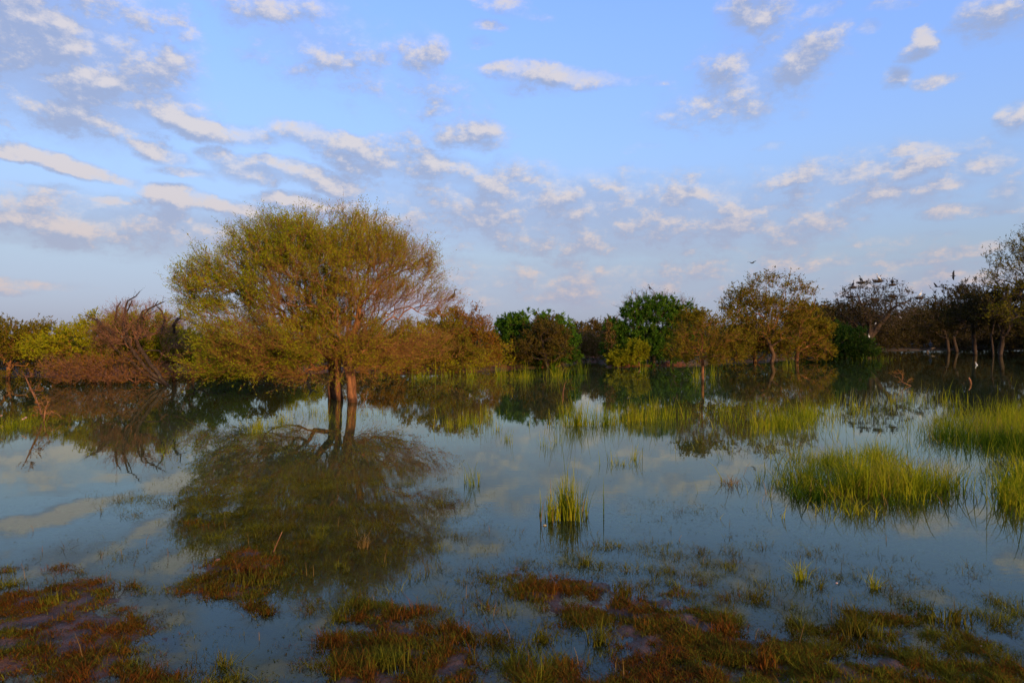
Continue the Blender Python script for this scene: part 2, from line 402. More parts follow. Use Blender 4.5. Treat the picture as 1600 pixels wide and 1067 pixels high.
M = {}
M['olive'] = leaf_mat("olive_leaves", [(.13,.12,.006),(.22,.215,.008),(.32,.30,.010),(.28,.17,.010)])
M['green'] = leaf_mat("green_leaves", [(.026,.065,.008),(.045,.105,.010),(.070,.14,.012),(.11,.17,.015)])
M['dark'] = leaf_mat("dark_green_leaves", [(.016,.038,.008),(.028,.062,.010),(.050,.090,.012),(.075,.10,.014)])
M['yellow'] = leaf_mat("yellow_green_leaves", [(.14,.13,.008),(.20,.20,.010),(.28,.26,.012)])
M['russet'] = leaf_mat("russet_leaves", [(.17,.062,.010),(.24,.095,.012),(.20,.12,.010),(.16,.11,.010)])
M['dull'] = leaf_mat("dull_brown_green_leaves", [(.075,.050,.012),(.11,.070,.014),(.10,.080,.012)])
M['grass'] = leaf_mat("marsh_grass", [(.060,.090,.006),(.14,.175,.008),(.24,.245,.010),(.33,.29,.014),(.22,.17,.025)], .4, 1.6)
M['grassshade'] = leaf_mat("shaded_marsh_grass", [(.028,.060,.005),(.055,.095,.006),(.10,.12,.008)], .4, 1.6)  # darker copy of the marsh grass, with the clumps' shade in its colour
M['straw'] = leaf_mat("dry_grass", [(.20,.12,.035),(.28,.16,.05),(.16,.08,.025)], .3)
M['weed'] = leaf_mat("creeping_weed", [(.07,.040,.008),(.10,.075,.009),(.10,.10,.010),(.18,.16,.012)], .3, 2.2)
M['redweed'] = leaf_mat("red_brown_weed", [(.10,.030,.008),(.17,.052,.010),(.14,.066,.010),(.10,.068,.010)], .3, 2.2)
M['bark'] = bark_mat("rusty_bark", (.10,.040,.018), (.32,.130,.050), 9, .04)
M['barkmid'] = bark_mat("brown_bark", (.070,.038,.020), (.15,.080,.040), 9, .03)
M['barkdark'] = bark_mat("dark_bark", (.032,.020,.014), (.075,.045,.028))
M['twig'] = bark_mat("brown_twigs", (.20,.080,.020), (.30,.135,.036), 6, .002)
M['twiggrey'] = bark_mat("grey_twigs", (.12,.085,.065), (.20,.145,.11), 6, .002)
M['twigred'] = bark_mat("red_brown_twigs", (.17,.070,.034), (.26,.115,.055), 6, .002)
M['twigdark'] = bark_mat("dark_twigs", (.055,.036,.024), (.09,.06,.04), 6, .002)
M['twigorange'] = bark_mat("orange_dead_twigs", (.30,.12,.045), (.42,.20,.09), 10, .002)
M['dusk'] = leaf_mat("shade_darkened_leaves", [(.030,.024,.010),(.050,.036,.012),(.060,.048,.012)])  # leaf colour darkened to stand in for shade over the right-hand trees
M['browngreen'] = leaf_mat("brown_olive_leaves", [(.085,.065,.008),(.13,.105,.009),(.18,.15,.010),(.17,.10,.010)])
M['fresh'] = leaf_mat("fresh_yellow_green_leaves", [(.11,.14,.006),(.19,.225,.008),(.28,.30,.010),(.33,.31,.012)])
M['black'] = plain_mat("black_feathers", (.022,.020,.020), .5)
M['white'] = plain_mat("white_feathers", (.72,.70,.66), .6, .05)
M['beak'] = plain_mat("yellow_beak", (.45,.26,.05), .5)
M['beakdark'] = plain_mat("grey_beak", (.10,.08,.06), .5)
M['leg'] = plain_mat("bird_leg", (.05,.04,.03), .6)
M['stone'] = plain_mat("orange_stone", (.34,.13,.06), .8, .3, 30)
M['petal'] = plain_mat("pale_pink_petals", (.50,.30,.24), .6, .15, 30)
M['litter'] = plain_mat("yellow_snail_shell", (.30,.22,.10), .4, .3, 40)  # the shell's own yellow-brown, mottled

me_g, me_w = build_terrain()
gm = obj("ground", me_g, ground_mat()); tag(gm, kind='structure')
wm = obj("water", me_w, water_mat()); tag(wm, kind='structure')
def H(x, y): return float(height(np.array([x]), np.array([y]))[0])

# ------------------------------------------------------------------ tree maker
def unit(v): return v/np.maximum(np.linalg.norm(v, axis=-1, keepdims=True), 1e-9)
def ring_basis(d):
    ref = np.tile(np.array([.31, .93, .19]), (len(d), 1))
    bad = np.abs((d*unit(ref)).sum(1)) > .95; ref[bad] = (0, .1, 1)
    a = unit(np.cross(d, ref)); b = np.cross(d, a); return a, b
def tubes(P0, P1, r0, r1, D0, D1, K):
    """one open tapered tube per row"""
    n = len(P0)
    if n == 0: return np.zeros((0, 3)), np.zeros((0, 4), int)
    th = np.arange(K)*2*math.pi/K; c = np.cos(th)[None, :, None]; s = np.sin(th)[None, :, None]
    a0, b0 = ring_basis(D0); a1, b1 = ring_basis(D1)
    R0 = P0[:, None]+(a0[:, None]*c+b0[:, None]*s)*r0[:, None, None]
    R1 = P1[:, None]+(a1[:, None]*c+b1[:, None]*s)*r1[:, None, None]
    V = np.concatenate([R0, R1], 1).reshape(-1, 3)
    k = np.arange(K); k2 = (k+1) % K
    q = np.stack([k, k2, k2+K, k+K], -1)[None]+np.arange(n)[:, None, None]*2*K
    return V, q.reshape(-1, 4)
def spikes(P0, P1, r, K=3):
    """one cone per row, for twigs"""
    n = len(P0); D = unit(P1-P0); a, b = ring_basis(D)
    th = np.arange(K)*2*math.pi/K
    Rg = P0[:, None]+(a[:, None]*np.cos(th)[None, :, None]+b[:, None]*np.sin(th)[None, :, None])*r[:, None, None]
    V = np.concatenate([Rg, P1[:, None]], 1).reshape(-1, 3)
    k = np.arange(K); k2 = (k+1) % K
    T = np.stack([k, k2, np.full(K, K)], -1)[None]+np.arange(n)[:, None, None]*(K+1)
    return V, T.reshape(-1, 3)
def leafquads(C, D, L, W, g):
    """a diamond leaf or spray per row: base C, direction D"""
    n = len(C); s = unit(np.cross(D, g.normal(size=(n, 3)))); s = s*W[:, None]*.5
    P1 = C+D*L[:, None]; mid = C+D*(L*.45)[:, None]
    V = np.stack([C, mid+s, P1, mid-s], 1).reshape(-1, 3)
    return V, (np.arange(n*4).reshape(n, 4))
def leaftris(C, D, L, W, g):
    n = len(C); s = unit(np.cross(D, g.normal(size=(n, 3))))*W[:, None]*.5
    V = np.stack([C-s, C+s, C+D*L[:, None]], 1).reshape(-1, 3)
    return V, np.arange(n*3).reshape(n, 3)
def sample_crown(crown, N, Y, drf, g, topcut=None):
    """points in a union of ellipsoids given in photo pixels at distance Y"""
    s = Y/F; out = []
    w = np.array([c[3]**.8*c[2]**1.5 for c in crown], float); w /= w.sum()
    cnt = g.multinomial(int(N), w)
    for (cx, cy, rx, ry, *dy), k in zip(crown, cnt):
        v = unit(g.normal(size=(k, 3)))*(g.random((k, 1))**(1/2.4))
        c = P(cx, cy, Y)
        off = dy[0]*s if dy else 0
        out.append(np.stack([c[0]+v[:, 0]*rx*s, Y+off+v[:, 1]*max(rx*drf, ry*.7)*s, c[2]+v[:, 2]*ry*s], -1))
    return np.vstack(out)
def grow(stems, tips, bf, step, g):
    """stems: list of (m,3) polylines sharing nothing; returns nodes, parent, stem id"""
    N = len(tips); cap = N*12+200
    pos = np.zeros((cap, 3)); par = np.full(cap, -1); path = np.zeros(cap); sid = np.zeros(cap, int); dr = np.zeros((cap, 3)); n = 0
    best = np.full(N, 1e9); bp = np.zeros(N, int)
    def upd(lo, hi):
        nonlocal best, bp
        d = np.linalg.norm(tips[:, None]-pos[None, lo:hi], axis=2)+bf*path[None, lo:hi]
        # growing back on itself costs more
        j = d.argmin(1); dm = d[np.arange(N), j]; m = dm < best
        best[m] = dm[m]; bp[m] = j[m]+lo
    for si, st in enumerate(stems):
        s0 = n
        for k, p in enumerate(st):
            pos[n] = p; sid[n] = si
            if k: par[n] = n-1; dr[n] = unit(p-st[k-1]); path[n] = path[n-1]+np.linalg.norm(p-st[k-1])
            n += 1
        upd(s0+max(1, int((n-s0)*.55)), n)
    nst = n
    todo = np.ones(N, bool)
    for _ in range(N):
        i = int(np.where(todo, best, 1e9).argmin()); todo[i] = False
        p = bp[i]; T = tips[i]; L = np.linalg.norm(T-pos[p])
        m = max(1, min(8, int(L/step+.5)))
        ctrl = pos[p]+dr[p]*L*.38+g.normal(size=3)*L*.05
        lo = n
        for k in range(1, m+1):
            u = k/m; q = (1-u)**2*pos[p]+2*u*(1-u)*ctrl+u*u*T
            if k < m: q = q+g.normal(size=3)*step*.07
            pos[n] = q; par[n] = p if k == 1 else n-1
            dd = q-pos[par[n]]; l = np.linalg.norm(dd); dr[n] = dd/max(l, 1e-6); path[n] = path[par[n]]+l; sid[n] = sid[p]
            n += 1
            if n >= cap-10: break
        upd(lo, n); best[i] = 1e9
        if n >= cap-10: break
    return pos[:n], par[:n], sid[:n], dr[:n], nst
NODES = {}
def tree(key, name, label, cat, Y, stems, crown, N=500, drf=.85, bf=.25, step=None, rtrunk=None, rtip=None, group=None, seed=1,
         ntwig=4, twl=None, nleaf=6, leafl=None, leafm='olive', twigm='twig', barkm='bark', leafprob=None, sub=2, ybase=None,
         up=.35, clump=.28, tspread=.42, fresh=None, limbs=False, extra=None, droop=0, twr=None):
    g = np.random.default_rng(seed); s = Y/F; N = int(N*(1.4 if Y < 30 else 1.08)); ntwig += 1
    b0 = P(*stems[0][0][:2], Y+(stems[0][0][2] if len(stems[0][0]) > 2 else 0))
    bx, by = b0[0], b0[1]; bz = H(bx, by)
    org = np.array([bx, by, bz])
    SS = []
    for st in stems:
        pts = []
        for k, q in enumerate(st):
            yy = Y+(q[2] if len(q) > 2 else 0)
            pts.append(P(q[0], q[1], yy))
        pts = np.array(pts); f = pts[0].copy(); f[2] = min(f[2], H(f[0], f[1]))-.12
        pts[0, 2] = max(pts[0, 2], f[2]+.2)
        pts = np.vstack([f, pts])
        # resample with a little wander
        fine = [pts[0]]
        for a, c in zip(pts[:-1], pts[1:]):
            L = np.linalg.norm(c-a); m = max(1, int(L/(14*s)))
            for k in range(1, m+1):
                q = a+(c-a)*k/m
                if k < m: q = q+g.normal(size=3)*1.1*s
                fine.append(q)
        SS.append(np.array(fine))
    wid = max(c[2] for c in crown)*s
    step = step or max(.16*wid, 6*s)
    tips = sample_crown(crown, N, Y, drf, g)
    tips = tips[tips[:, 2] > .08]
    q3 = tips/(wid*.30)
    nz = fbm(q3[:, 0]+.4*q3[:, 1], q3[:, 2]*1.7-.3*q3[:, 1], 2, seed+50)*.6+fbm(q3[:, 1]+9, q3[:, 2]*1.7+q3[:, 0]*.3, 2, seed+60)*.4
    tips = tips[nz > np.quantile(nz, clump)]
    pos, par, sid, dr, nst = grow(SS, tips, bf, step, g)
    n = len(pos)
    cnt = np.zeros(n); ch = np.zeros(n, int)
    np.add.at(ch, par[par >= 0], 1)
    cnt[ch == 0] = 1
    for i in range(n-1, -1, -1):
        if par[i] >= 0: cnt[par[i]] += cnt[i]
    cnt = np.maximum(cnt, 1)
    rt = rtrunk*s if rtrunk else .035*wid
    rp = rtip or max(.004, .00020*Y)
    tot = cnt[[k for k in range(n) if par[k] < 0]].max()
    p = math.log(rt/rp)/math.log(max(tot, 2))
    rad = rp*cnt**p
    # root flare
    for k in range(n):
        if par[k] < 0: rad[k] *= 1.35; 
    # main child
    mainc = np.full(n, -1)
    order = np.argsort(cnt)
    for i in order:
        if par[i] >= 0: mainc[par[i]] = i
    D = dr.copy(); has = mainc >= 0
    D[has] = unit(dr[has]+dr[mainc[has]]); root = par < 0; D[root] = (0, 0, 1)
    e = np.where(par >= 0)[0]; pe = par[e]; ismain = mainc[pe] == e
    D0 = np.where(ismain[:, None], D[pe], dr[e]); r0 = np.where(ismain, rad[pe], np.minimum(rad[e]*1.12, rad[pe]*.95)); r1 = rad[e]
    P0 = pos[pe]-org; P1 = pos[e]-org
    root_o = empty(name, org, label, cat, group)
    trunk_lim = max(tot*.16, 4)
    isT = (cnt[e] >= trunk_lim) | (e < nst)
    ns = len(stems)
    for si in range(ns):
        m = isT & (sid[e] == si)
        V, Q = tubes(P0[m], P1[m], r0[m], r1[m], D0[m], D[e][m], 9)
        if len(Q): obj("trunk", mesh_np("trunk", V, Q), M[barkm], root_o)
    thick = ~isT & (r1 > rp*2.0)
    if limbs:
        # every limb that leaves the trunk is a part of its own
        lid = np.full(n, -1)
        isTn = np.zeros(n, bool); isTn[e[isT]] = True; isTn[root] = True
        for i in range(n):
            if par[i] >= 0 and not isTn[i]: lid[i] = i if isTn[par[i]] else lid[par[i]]
        ids, c = np.unique(lid[e[thick]], return_counts=True)
        big = set(ids[np.argsort(-c)][:40])
        for L in sorted(big):
            m = thick & (lid[e] == L)
            V, Q = tubes(P0[m], P1[m], r0[m], r1[m], D0[m], D[e][m], 6)
            obj("branch", mesh_np("branch", V, Q), M[barkm if rtrunk and rtrunk > 4 else twigm], root_o)
        rest = thick & ~np.isin(lid[e], list(big))
        V, Q = tubes(P0[rest], P1[rest], r0[rest], r1[rest], D0[rest], D[e][rest], 4)
        if len(Q): obj("small_branches", mesh_np("small_branches", V, Q), M[twigm], root_o)['kind'] = 'stuff'
    else:
        V, Q = tubes(P0[thick], P1[thick], r0[thick], r1[thick], D0[thick], D[e][thick], 5)
        if len(Q): obj("branches", mesh_np("branches", V, Q), M[twigm], root_o)['kind'] = 'stuff'
    # twigs
    thin = ~isT & ~thick
    VV = []; FF = []; FQ = []; nv = 0
    V, Q = tubes(P0[thin], P1[thin], r0[thin], r1[thin], D0[thin], D[e][thin], 3)
    VV.append(V); FQ.append(Q+nv); nv += len(V)
    src = np.where((cnt <= 5) & (np.arange(n) >= nst))[0]
    cen = np.array([P(np.mean([c[0] for c in crown]), max(c[1]+c[3]*.4 for c in crown), Y)])[0]
    twl = twl*s if twl else .11*wid
    S = np.repeat(src, ntwig); k = len(S)
    outd = unit(pos[S]-cen)
    d = unit(dr[S]*.6+outd*.6+np.array([0, 0, up])+g.normal(size=(k, 3))*tspread-np.array([0, 0, droop])*(pos[S][:, 2:3] < cen[2]))
    L = twl*g.uniform(.35, 1.1, k)*np.where(g.random(k) < .12, 1.7, 1); B = pos[S]-org
    rr_ = (twr or rp*.62)*np.ones(k)
    V, T = spikes(B, B+d*L[:, None], rr_); VV.append(V); FF.append(T+nv); nv += len(V)
    # twiglets
    if sub:
        S2 = np.repeat(np.arange(k), sub); u = g.uniform(.25, .95, len(S2)); B2 = B[S2]+d[S2]*(L[S2]*u)[:, None]
        d2 = unit(d[S2]+g.normal(size=(len(S2), 3))*.6+np.array([0, 0, .15])); L2 = twl*g.uniform(.2, .55, len(S2))
        V, T = spikes(B2, B2+d2*L2[:, None], rr_[S2]*.75) if Y < 18 else leaftris(B2, d2, L2, rr_[S2]*1.7, g); VV.append(V); FF.append(T+nv); nv += len(V)
        BA = np.vstack([B, B2]); DA = np.vstack([d, d2]); LA = np.concatenate([L, L2])
    else: BA, DA, LA = B, d, L
    tw = obj("twigs", mesh_np("twigs", np.vstack(VV), [np.vstack(FQ), np.vstack(FF)]), M[twigm], root_o); tw['kind'] = 'stuff'
    ntri = len(Q)*2
    if nleaf:
        S3 = np.repeat(np.arange(len(BA)), int(nleaf)) if nleaf >= 1 else np.where(g.random(len(BA)) < nleaf)[0]
        u = g.uniform(.15, 1.0, len(S3)); C = BA[S3]+DA[S3]*(LA[S3]*u)[:, None]
        if leafprob is not None:
            Wp = C+org; pxx = 800+F*Wp[:, 0]/Wp[:, 1]; pyy = HY-F*(Wp[:, 2]-CAMH)/Wp[:, 1]
            pr = leafprob(pxx, pyy, Wp, g); keep = g.random(len(C)) < pr
            C = C[keep]; S3 = S3[keep]
        if len(C):
            ll = (leafl or max(.055, .0034*Y)); Ls = ll*g.uniform(.6, 1.3, len(C))
            dl = unit(DA[S3]*.7+g.normal(size=(len(C), 3))*.55)
            V, Q = leaftris(C, dl, Ls, Ls*g.uniform(.30, .46, len(C)), g)
            if fresh is not None:
                # new growth and old leaf sit on different boughs
                Wp = C+org; fr = g.random(len(C)) < fresh(800+F*Wp[:, 0]/Wp[:, 1], HY-F*(Wp[:, 2]-CAMH)/Wp[:, 1])
                V3 = V.reshape(-1, 3, 3)[fr].reshape(-1, 3); f_ = obj("foliage", mesh_np("foliage", V3, np.arange(len(V3)).reshape(-1, 3), False), M['fresh'], root_o)
                f_['kind'] = 'stuff'; f_['label'] = "fresh yellow-green leaves of the crown's left and top"
                V = V.reshape(-1, 3, 3)[~fr].reshape(-1, 3); Q = np.arange(len(V)).reshape(-1, 3)
            lo = obj("foliage", mesh_np("foliage", V, Q, False), M[leafm], root_o); lo['kind'] = 'stuff'
    NODES[key] = pos[cnt <= 3]
    return root_o

def clump_noise(W, sc, seed, lo, hi):
    return sstep(lo, hi, fbm(W[:, 0]*sc+W[:, 1]*.5*sc, W[:, 2]*sc, 3, seed))

GT = "trees and bushes round the flooded pan"
# --- the big tree standing in the water
def lp_main(px, py, W, g):
    c = clump_noise(W, 1.5, 5, .36, .62)
    left = sstep(640, 420, px)
    outer = np.clip(((px-490)/200)**2+((py-470)/125)**2, 0, 1.2)
    brown = sstep(480, 590, px)*sstep(410, 480, py)+.6*sstep(500, 560, py)*sstep(360, 440, px)+.35*sstep(440, 500, py)
    return np.clip((.20+.65*c*(.35+.65*left)+.35*outer*left+.25*sstep(430, 360, py)*c)*(1-.72*np.clip(brown, 0, 1)*(c < .75)), 0, 1)
def build_trees():
    tree('main', "acacia_tree", "broad umbrella-crowned olive acacia with three rusty trunks standing in open water", "tree", 18.5,
         [[(551,628),(549,600),(543,565),(548,530),(560,500)],
          [(531,622,.55),(529,590,.5),(529,560,.4),(518,525,.3),(500,490,.3)],
          [(519,617,1.1),(521,590,1.0),(517,560,.9),(495,535,.8),(470,515,.6)]],
         [(500,440,150,100),(540,410,110,76),(375,465,92,72),(330,450,50,52),(600,440,84,66),(655,445,34,34),(672,480,42,17),(470,535,150,38),(360,545,55,34),(570,530,90,42),(400,560,60,24),(430,572,90,20),(330,575,48,18),(555,565,75,18),(470,500,150,60),(525,572,62,15),(600,560,56,24),(645,540,58,24),(690,470,28,14),(325,465,34,40),(640,415,40,36),(430,395,72,50),(528,580,44,13,-45),(470,584,42,12,-30),(575,578,34,14,-25)],
         N=4300, drf=.8, bf=.30, step=.24, rtrunk=7.5, rtip=.0042, ntwig=5, twl=27, sub=4, nleaf=3, leafl=.046, clump=.16, tspread=.30, fresh=lambda a, b: .85*sstep(560, 400, a+.3*(b-450)), leafprob=lp_main,
         seed=11, up=.32, limbs=True, group=GT)
    # --- left side, front to back
    tree('l1', "acacia_bush", "rounded yellow-green bush tree left of the bare dead tree", "tree", 27,
         [[(168,598),(172,570),(180,545)],[(150,599),(140,570),(130,545)]], [(195,530,80,44),(120,550,66,36),(212,512,48,26),(80,548,40,30)],
         N=750, ntwig=4, nleaf=4, leafm='olive', twigm='twig', rtrunk=4, seed=21, twl=16, group=GT, leafprob=lambda a,b,W,g: .35+.65*sstep(590,540,b))
    tree('l2', "acacia_bush", "low olive acacia cut off by the left edge of the picture", "tree", 29,
         [[(12,597),(14,572),(20,550)]], [(25,545,80,42),(60,535,50,32),(-40,540,70,40)],
         N=650, ntwig=4, nleaf=4, leafm='browngreen', rtrunk=3.5, seed=22, twl=16, group=GT)
    tree('dead', "dead_tree", "leafless dead tree with a leaning forked trunk and crooked bare limbs above brush", "tree", 25.0,
         [[(262,603),(240,592),(215,575),(185,560)],
          [(262,603),(228,575),(205,545),(196,510),(194,480)],
          [(262,603),(235,570),(212,530),(225,495),(255,478)],
          [(262,603),(222,580),(180,545),(160,515),(150,498)]],
         [(220,520,60,36),(196,505,40,30),(245,505,34,26),(170,525,34,25),(270,540,36,25)],
         N=420, bf=.15, ntwig=4, sub=3, nleaf=0, twigm='twigred', barkm='barkdark', rtrunk=3.0, seed=23, twl=16, group=GT, rtip=.006)
    # long bare limbs against the sky
    o = empty("dead_limb", P(196,520,24.8), "bundle of long crooked bare limbs poking out above the dead tree on the left", "branch")
    limbs = [[(196,540),(193,500),(193,478),(198,470),(215,463),(222,456)],[(193,500),(199,485),(212,470)],[(176,500),(183,480),(187,471)],
             [(215,520),(222,495),(235,482),(250,474),(257,471)],[(208,525),(219,500),(226,486),(238,479),(245,470)],[(160,520),(152,500),(145,497),(136,492)],
             [(175,525),(160,505),(152,498)],[(270,520),(277,505),(280,495),(279,484)],[(272,510),(281,497),(290,500)],[(250,515),(252,500),(249,485),(246,478)]]
    for L in limbs:
        pts = np.array([P(x, y, 24.8) for x, y in L])+rng.normal(size=(len(L), 3))*[0,.12,0]-np.array(o.location)
        r = np.linspace(.048, .014, len(L)); dd = unit(np.diff(pts, axis=0)); D0 = dd; D1 = np.vstack([dd[1:], dd[-1:]])
        V, Q = tubes(pts[:-1], pts[1:], r[:-1], r[1:], np.vstack([dd[:1], dd[:-1]])*0.5+D0*.5, (D0+D1)/2, 6)
        k = len(pts)*3; u = rng.integers(0, len(pts)-1, k); f = rng.random((k, 1)); B = pts[u]*(1-f)+pts[u+1]*f
        V2, T2 = spikes(B, B+unit(dd[u]+rng.normal(size=(k, 3))*.6)*rng.uniform(.1, .45, (k, 1)), np.full(k, .006))
        obj("branch", mesh_np("branch", np.vstack([V, V2]), [Q, T2+len(V)]), M['barkdark'], o)
    tree('brush1', "dry_bush", "tangled red-brown leafless brush at the water's edge under the left bushes", "bush", 25.5,
         [[(110,603),(110,596)],[(170,604),(168,597)],[(60,602),(62,594)],[(215,606),(212,599)]], [(130,580,62,24),(190,578,60,28),(95,578,35,20),(230,585,40,16)],
         N=700, bf=.15, ntwig=5, sub=2, nleaf=.25, leafm='russet', twigm='twigred', barkm='bark', rtrunk=1.3, seed=24, twl=15, group=GT)
    tree('brush2', "russet_bush", "russet twiggy bush filling the gap between dead tree and big acacia", "bush", 29,
         [[(272,598),(272,575),(268,555)],[(300,596),(302,570)]], [(265,545,52,28),(320,550,62,28),(240,570,40,24)],
         N=600, bf=.2, ntwig=4, nleaf=3, leafm='yellow', twigm='twig', rtrunk=3.4, seed=25, twl=14, group=GT, leafprob=lambda a,b,W,g: .2+.5*sstep(575,530,b)+.3*clump_noise(W,1.2,4,.4,.6))
    tree('l3', "bare_shrub", "grey-brown bare shrub crown rising behind the dead tree", "bush", 36,
         [[(215,588),(212,560),(208,535)]], [(212,505,50,34),(250,510,50,28),(170,515,30,22)],
         N=420, ntwig=5, sub=3, nleaf=0, twigm='twigred', rtrunk=3, seed=26, twl=14, group=GT)
    tree('l4', "bare_shrub", "thin grey leafless shrub showing left of the big acacia's crown", "bush", 38,
         [[(295,586),(294,560),(292,535)]], [(292,518,34,26),(270,525,24,18)],
         N=200, ntwig=4, sub=3, nleaf=0, twigm='twiggrey', rtrunk=2.4, seed=27, twl=14, group=GT)
    for k, (bx, by, Y, cx, cy, rx, ry, lm, lab) in enumerate([
        (338,589,31,345,565,45,24,'olive',"small olive bush behind the big acacia's drooping left branches"),
        (396,588,31.5,398,556,48,28,'russet',"russet bush on a thin stem seen under the big acacia"),
        (450,586,33,452,560,45,24,'yellow',"yellow-green bush behind the floating dead stump"),
        (585,584,34,590,556,44,30,'russet',"orange-brown bush right behind the big acacia's trunks")]):
        tree('m%d' % k, "shore_bush", lab, "bush", Y, [[(bx,by),(bx+3,by-14),(cx,cy+6)]], [(cx,cy,rx,ry),(cx+rx*.4,cy+4,rx*.6,ry*.7)],
             N=330, ntwig=4, nleaf=3, leafm=lm, rtrunk=2.2, seed=30+k, twl=12, group=GT)
    # --- right of the big acacia
    tree('r1', "olive_bush", "olive-yellow bush tree leaning over its reflection right of the big acacia", "tree", 35,
         [[(655,583),(658,565),(665,545)],[(640,584),(632,568)]], [(660,540,52,38),(640,560,45,24),(690,530,40,36),(705,555,45,26)],
         N=800, ntwig=4, nleaf=3, leafm='browngreen', rtrunk=3, seed=41, twl=12, group=GT, leafprob=lambda a,b,W,g: .35+.6*clump_noise(W,.9,8,.4,.6))
    tree('r2', "russet_tree", "reddish-brown thorn tree with a few green tufts beside the dark round tree", "tree", 38,
         [[(722,582),(726,560),(730,535)],[(740,582),(745,565)]], [(735,520,38,40),(710,515,45,34),(755,545,24,30),(720,560,60,20)],
         N=900, ntwig=5, nleaf=3, leafm='russet', twigm='twigred', rtrunk=3, seed=42, twl=12, group=GT, leafprob=lambda a,b,W,g: .3+.3*clump_noise(W,.9,8,.4,.6))
    tree('r3', "dark_round_tree", "dark green dome-shaped tree on the far shore left of the gap", "tree", 42,
         [[(838,576),(838,555),(836,530)],[(800,577),(800,560)],[(880,574),(878,560)]],
         [(835,530,68,42),(795,535,26,34),(880,540,26,36),(830,555,76,20),(800,510,24,16)],
         N=1100, ntwig=4, sub=1, nleaf=6, leafm='green', twigm='twigdark', barkm='barkdark', rtrunk=4, seed=43, clump=.06, twl=8, group=GT, leafl=.15)
    tree('r3b', "brown_thorn_bush", "brown-green thorn bush in front of the dark dome-shaped tree", "bush", 39.5,
         [[(856,577),(852,560),(848,540)]], [(852,530,40,34),(845,550,46,20)],
         N=450, ntwig=4, nleaf=2, leafm='dull', twigm='twigdark', barkm='barkdark', rtrunk=2.6, seed=44, twl=10, group=GT)
    tree('r4', "pale_tree", "small pale yellowish treetop just right of the dark dome-shaped tree", "tree", 60,
         [[(908,568),(908,545),(908,525)]], [(905,530,22,24),(912,545,16,20)],
         N=260, ntwig=4, nleaf=2, leafm='dull', twigm='twiggrey', rtrunk=1.8, seed=45, twl=8, group=GT)
    tree('r5', "brown_heron_tree", "dusky brown tree in the gap with a row of dark birds on top", "tree", 58,
         [[(926,567),(927,550),(930,535)],[(945,567),(948,548)],[(936,567),(938,550)]], [(932,530,27,26),(955,525,28,24),(940,548,32,16)],
         N=520, ntwig=5, nleaf=2, leafm='dull', twigm='twigred', rtrunk=1.6, seed=46, twl=9, group=GT)
    tree('r6', "bare_tree", "grey leafless tree rising behind the bright green tree", "tree", 62,
         [[(1018,560),(1020,530),(1022,505)],[(1018,560),(1045,525),(1065,495)],[(1018,560),(1000,520),(990,490)]],
         [(1010,480,36,27),(1040,480,38,20),(1068,485,20,22),(985,490,22,24)],
         N=520, ntwig=4, sub=3, nleaf=0, twigm='twiggrey', rtrunk=3.2, seed=47, twl=11, group=GT)
    tree('r7', "green_tree", "bright green leafy tree above the red earth bank", "tree", 44,
         [[(1020,573),(1022,555),(1022,530)],[(985,573),(990,550)],[(1050,571),(1055,550)]],
         [(1020,512,56,48),(985,530,46,38),(1062,520,36,44),(1000,490,30,22),(1035,482,30,20),(1010,548,72,20)],
         N=1100, ntwig=4, sub=1, nleaf=6, leafm='green', twigm='twigdark', barkm='barkdark', rtrunk=3.6, seed=48, clump=.08, twl=9, group=GT, leafl=.15)
    tree('r8', "yellow_shrub", "small yellow-green shrub on the red bank in front of the green tree", "bush", 41,
         [[(975,573),(976,562)],[(1000,573),(996,560)]], [(975,560,22,12),(995,550,16,16),(965,562,14,10)],
         N=240, ntwig=4, nleaf=5, leafm='yellow', rtrunk=1, seed=49, twl=8, group=GT)
    tree('r9', "slender_tree", "slender olive thorn tree on a single thin stem standing in the water", "tree", 27,
         [[(1098,597),(1098,575),(1096,550),(1098,535)]], [(1098,525,48,34),(1120,515,40,28),(1080,510,28,26),(1140,535,34,28),(1100,552,62,16),(1065,545,24,20)],
         N=620, ntwig=4, nleaf=3, leafm='browngreen', rtrunk=2.2, seed=50, twl=13, group=GT, leafprob=lambda a,b,W,g: .3+.6*clump_noise(W,1.1,9,.38,.6))
    tree('r10', "flat_topped_tree", "thin-leaved flat-topped tree with twisted trunk behind the slender tree", "tree", 48,
         [[(1206,567),(1209,555),(1204,542),(1200,530)]],
         [(1205,465,66,34),(1165,475,38,24),(1245,475,40,26),(1205,490,70,22),(1205,515,64,24)],
         N=1100, ntwig=4, sub=3, nleaf=1, leafm='browngreen', twigm='twig', barkm='barkmid', rtrunk=3.2, seed=51, twl=12, group=GT)
    tree('r11', "olive_tree", "olive and brown leafy tree masking the flat-topped tree's lower limbs on the right", "tree", 50,
         [[(1245,566),(1246,550),(1250,525)],[(1180,568),(1178,550)]], [(1250,515,48,34),(1275,525,24,28),(1170,525,46,34),(1150,545,40,20),(1235,548,66,18),(1190,548,50,14)],
         N=1000, ntwig=4, nleaf=3, leafm='browngreen', twigm='twig', rtrunk=2.8, seed=52, twl=10, group=GT, leafprob=lambda a,b,W,g: .25+.7*clump_noise(W,.7,10,.38,.6))
    tree('r12', "dark_tree", "low dark green tree between the olive tree and the nesting tree", "tree", 62,
         [[(1305,560),(1304,545),(1300,525)]], [(1310,530,38,24),(1285,545,40,16),(1335,545,36,14)],
         N=520, ntwig=4, nleaf=4, leafm='dark', twigm='twigdark', barkm='barkdark', rtrunk=2.6, seed=53, twl=9, group=GT)
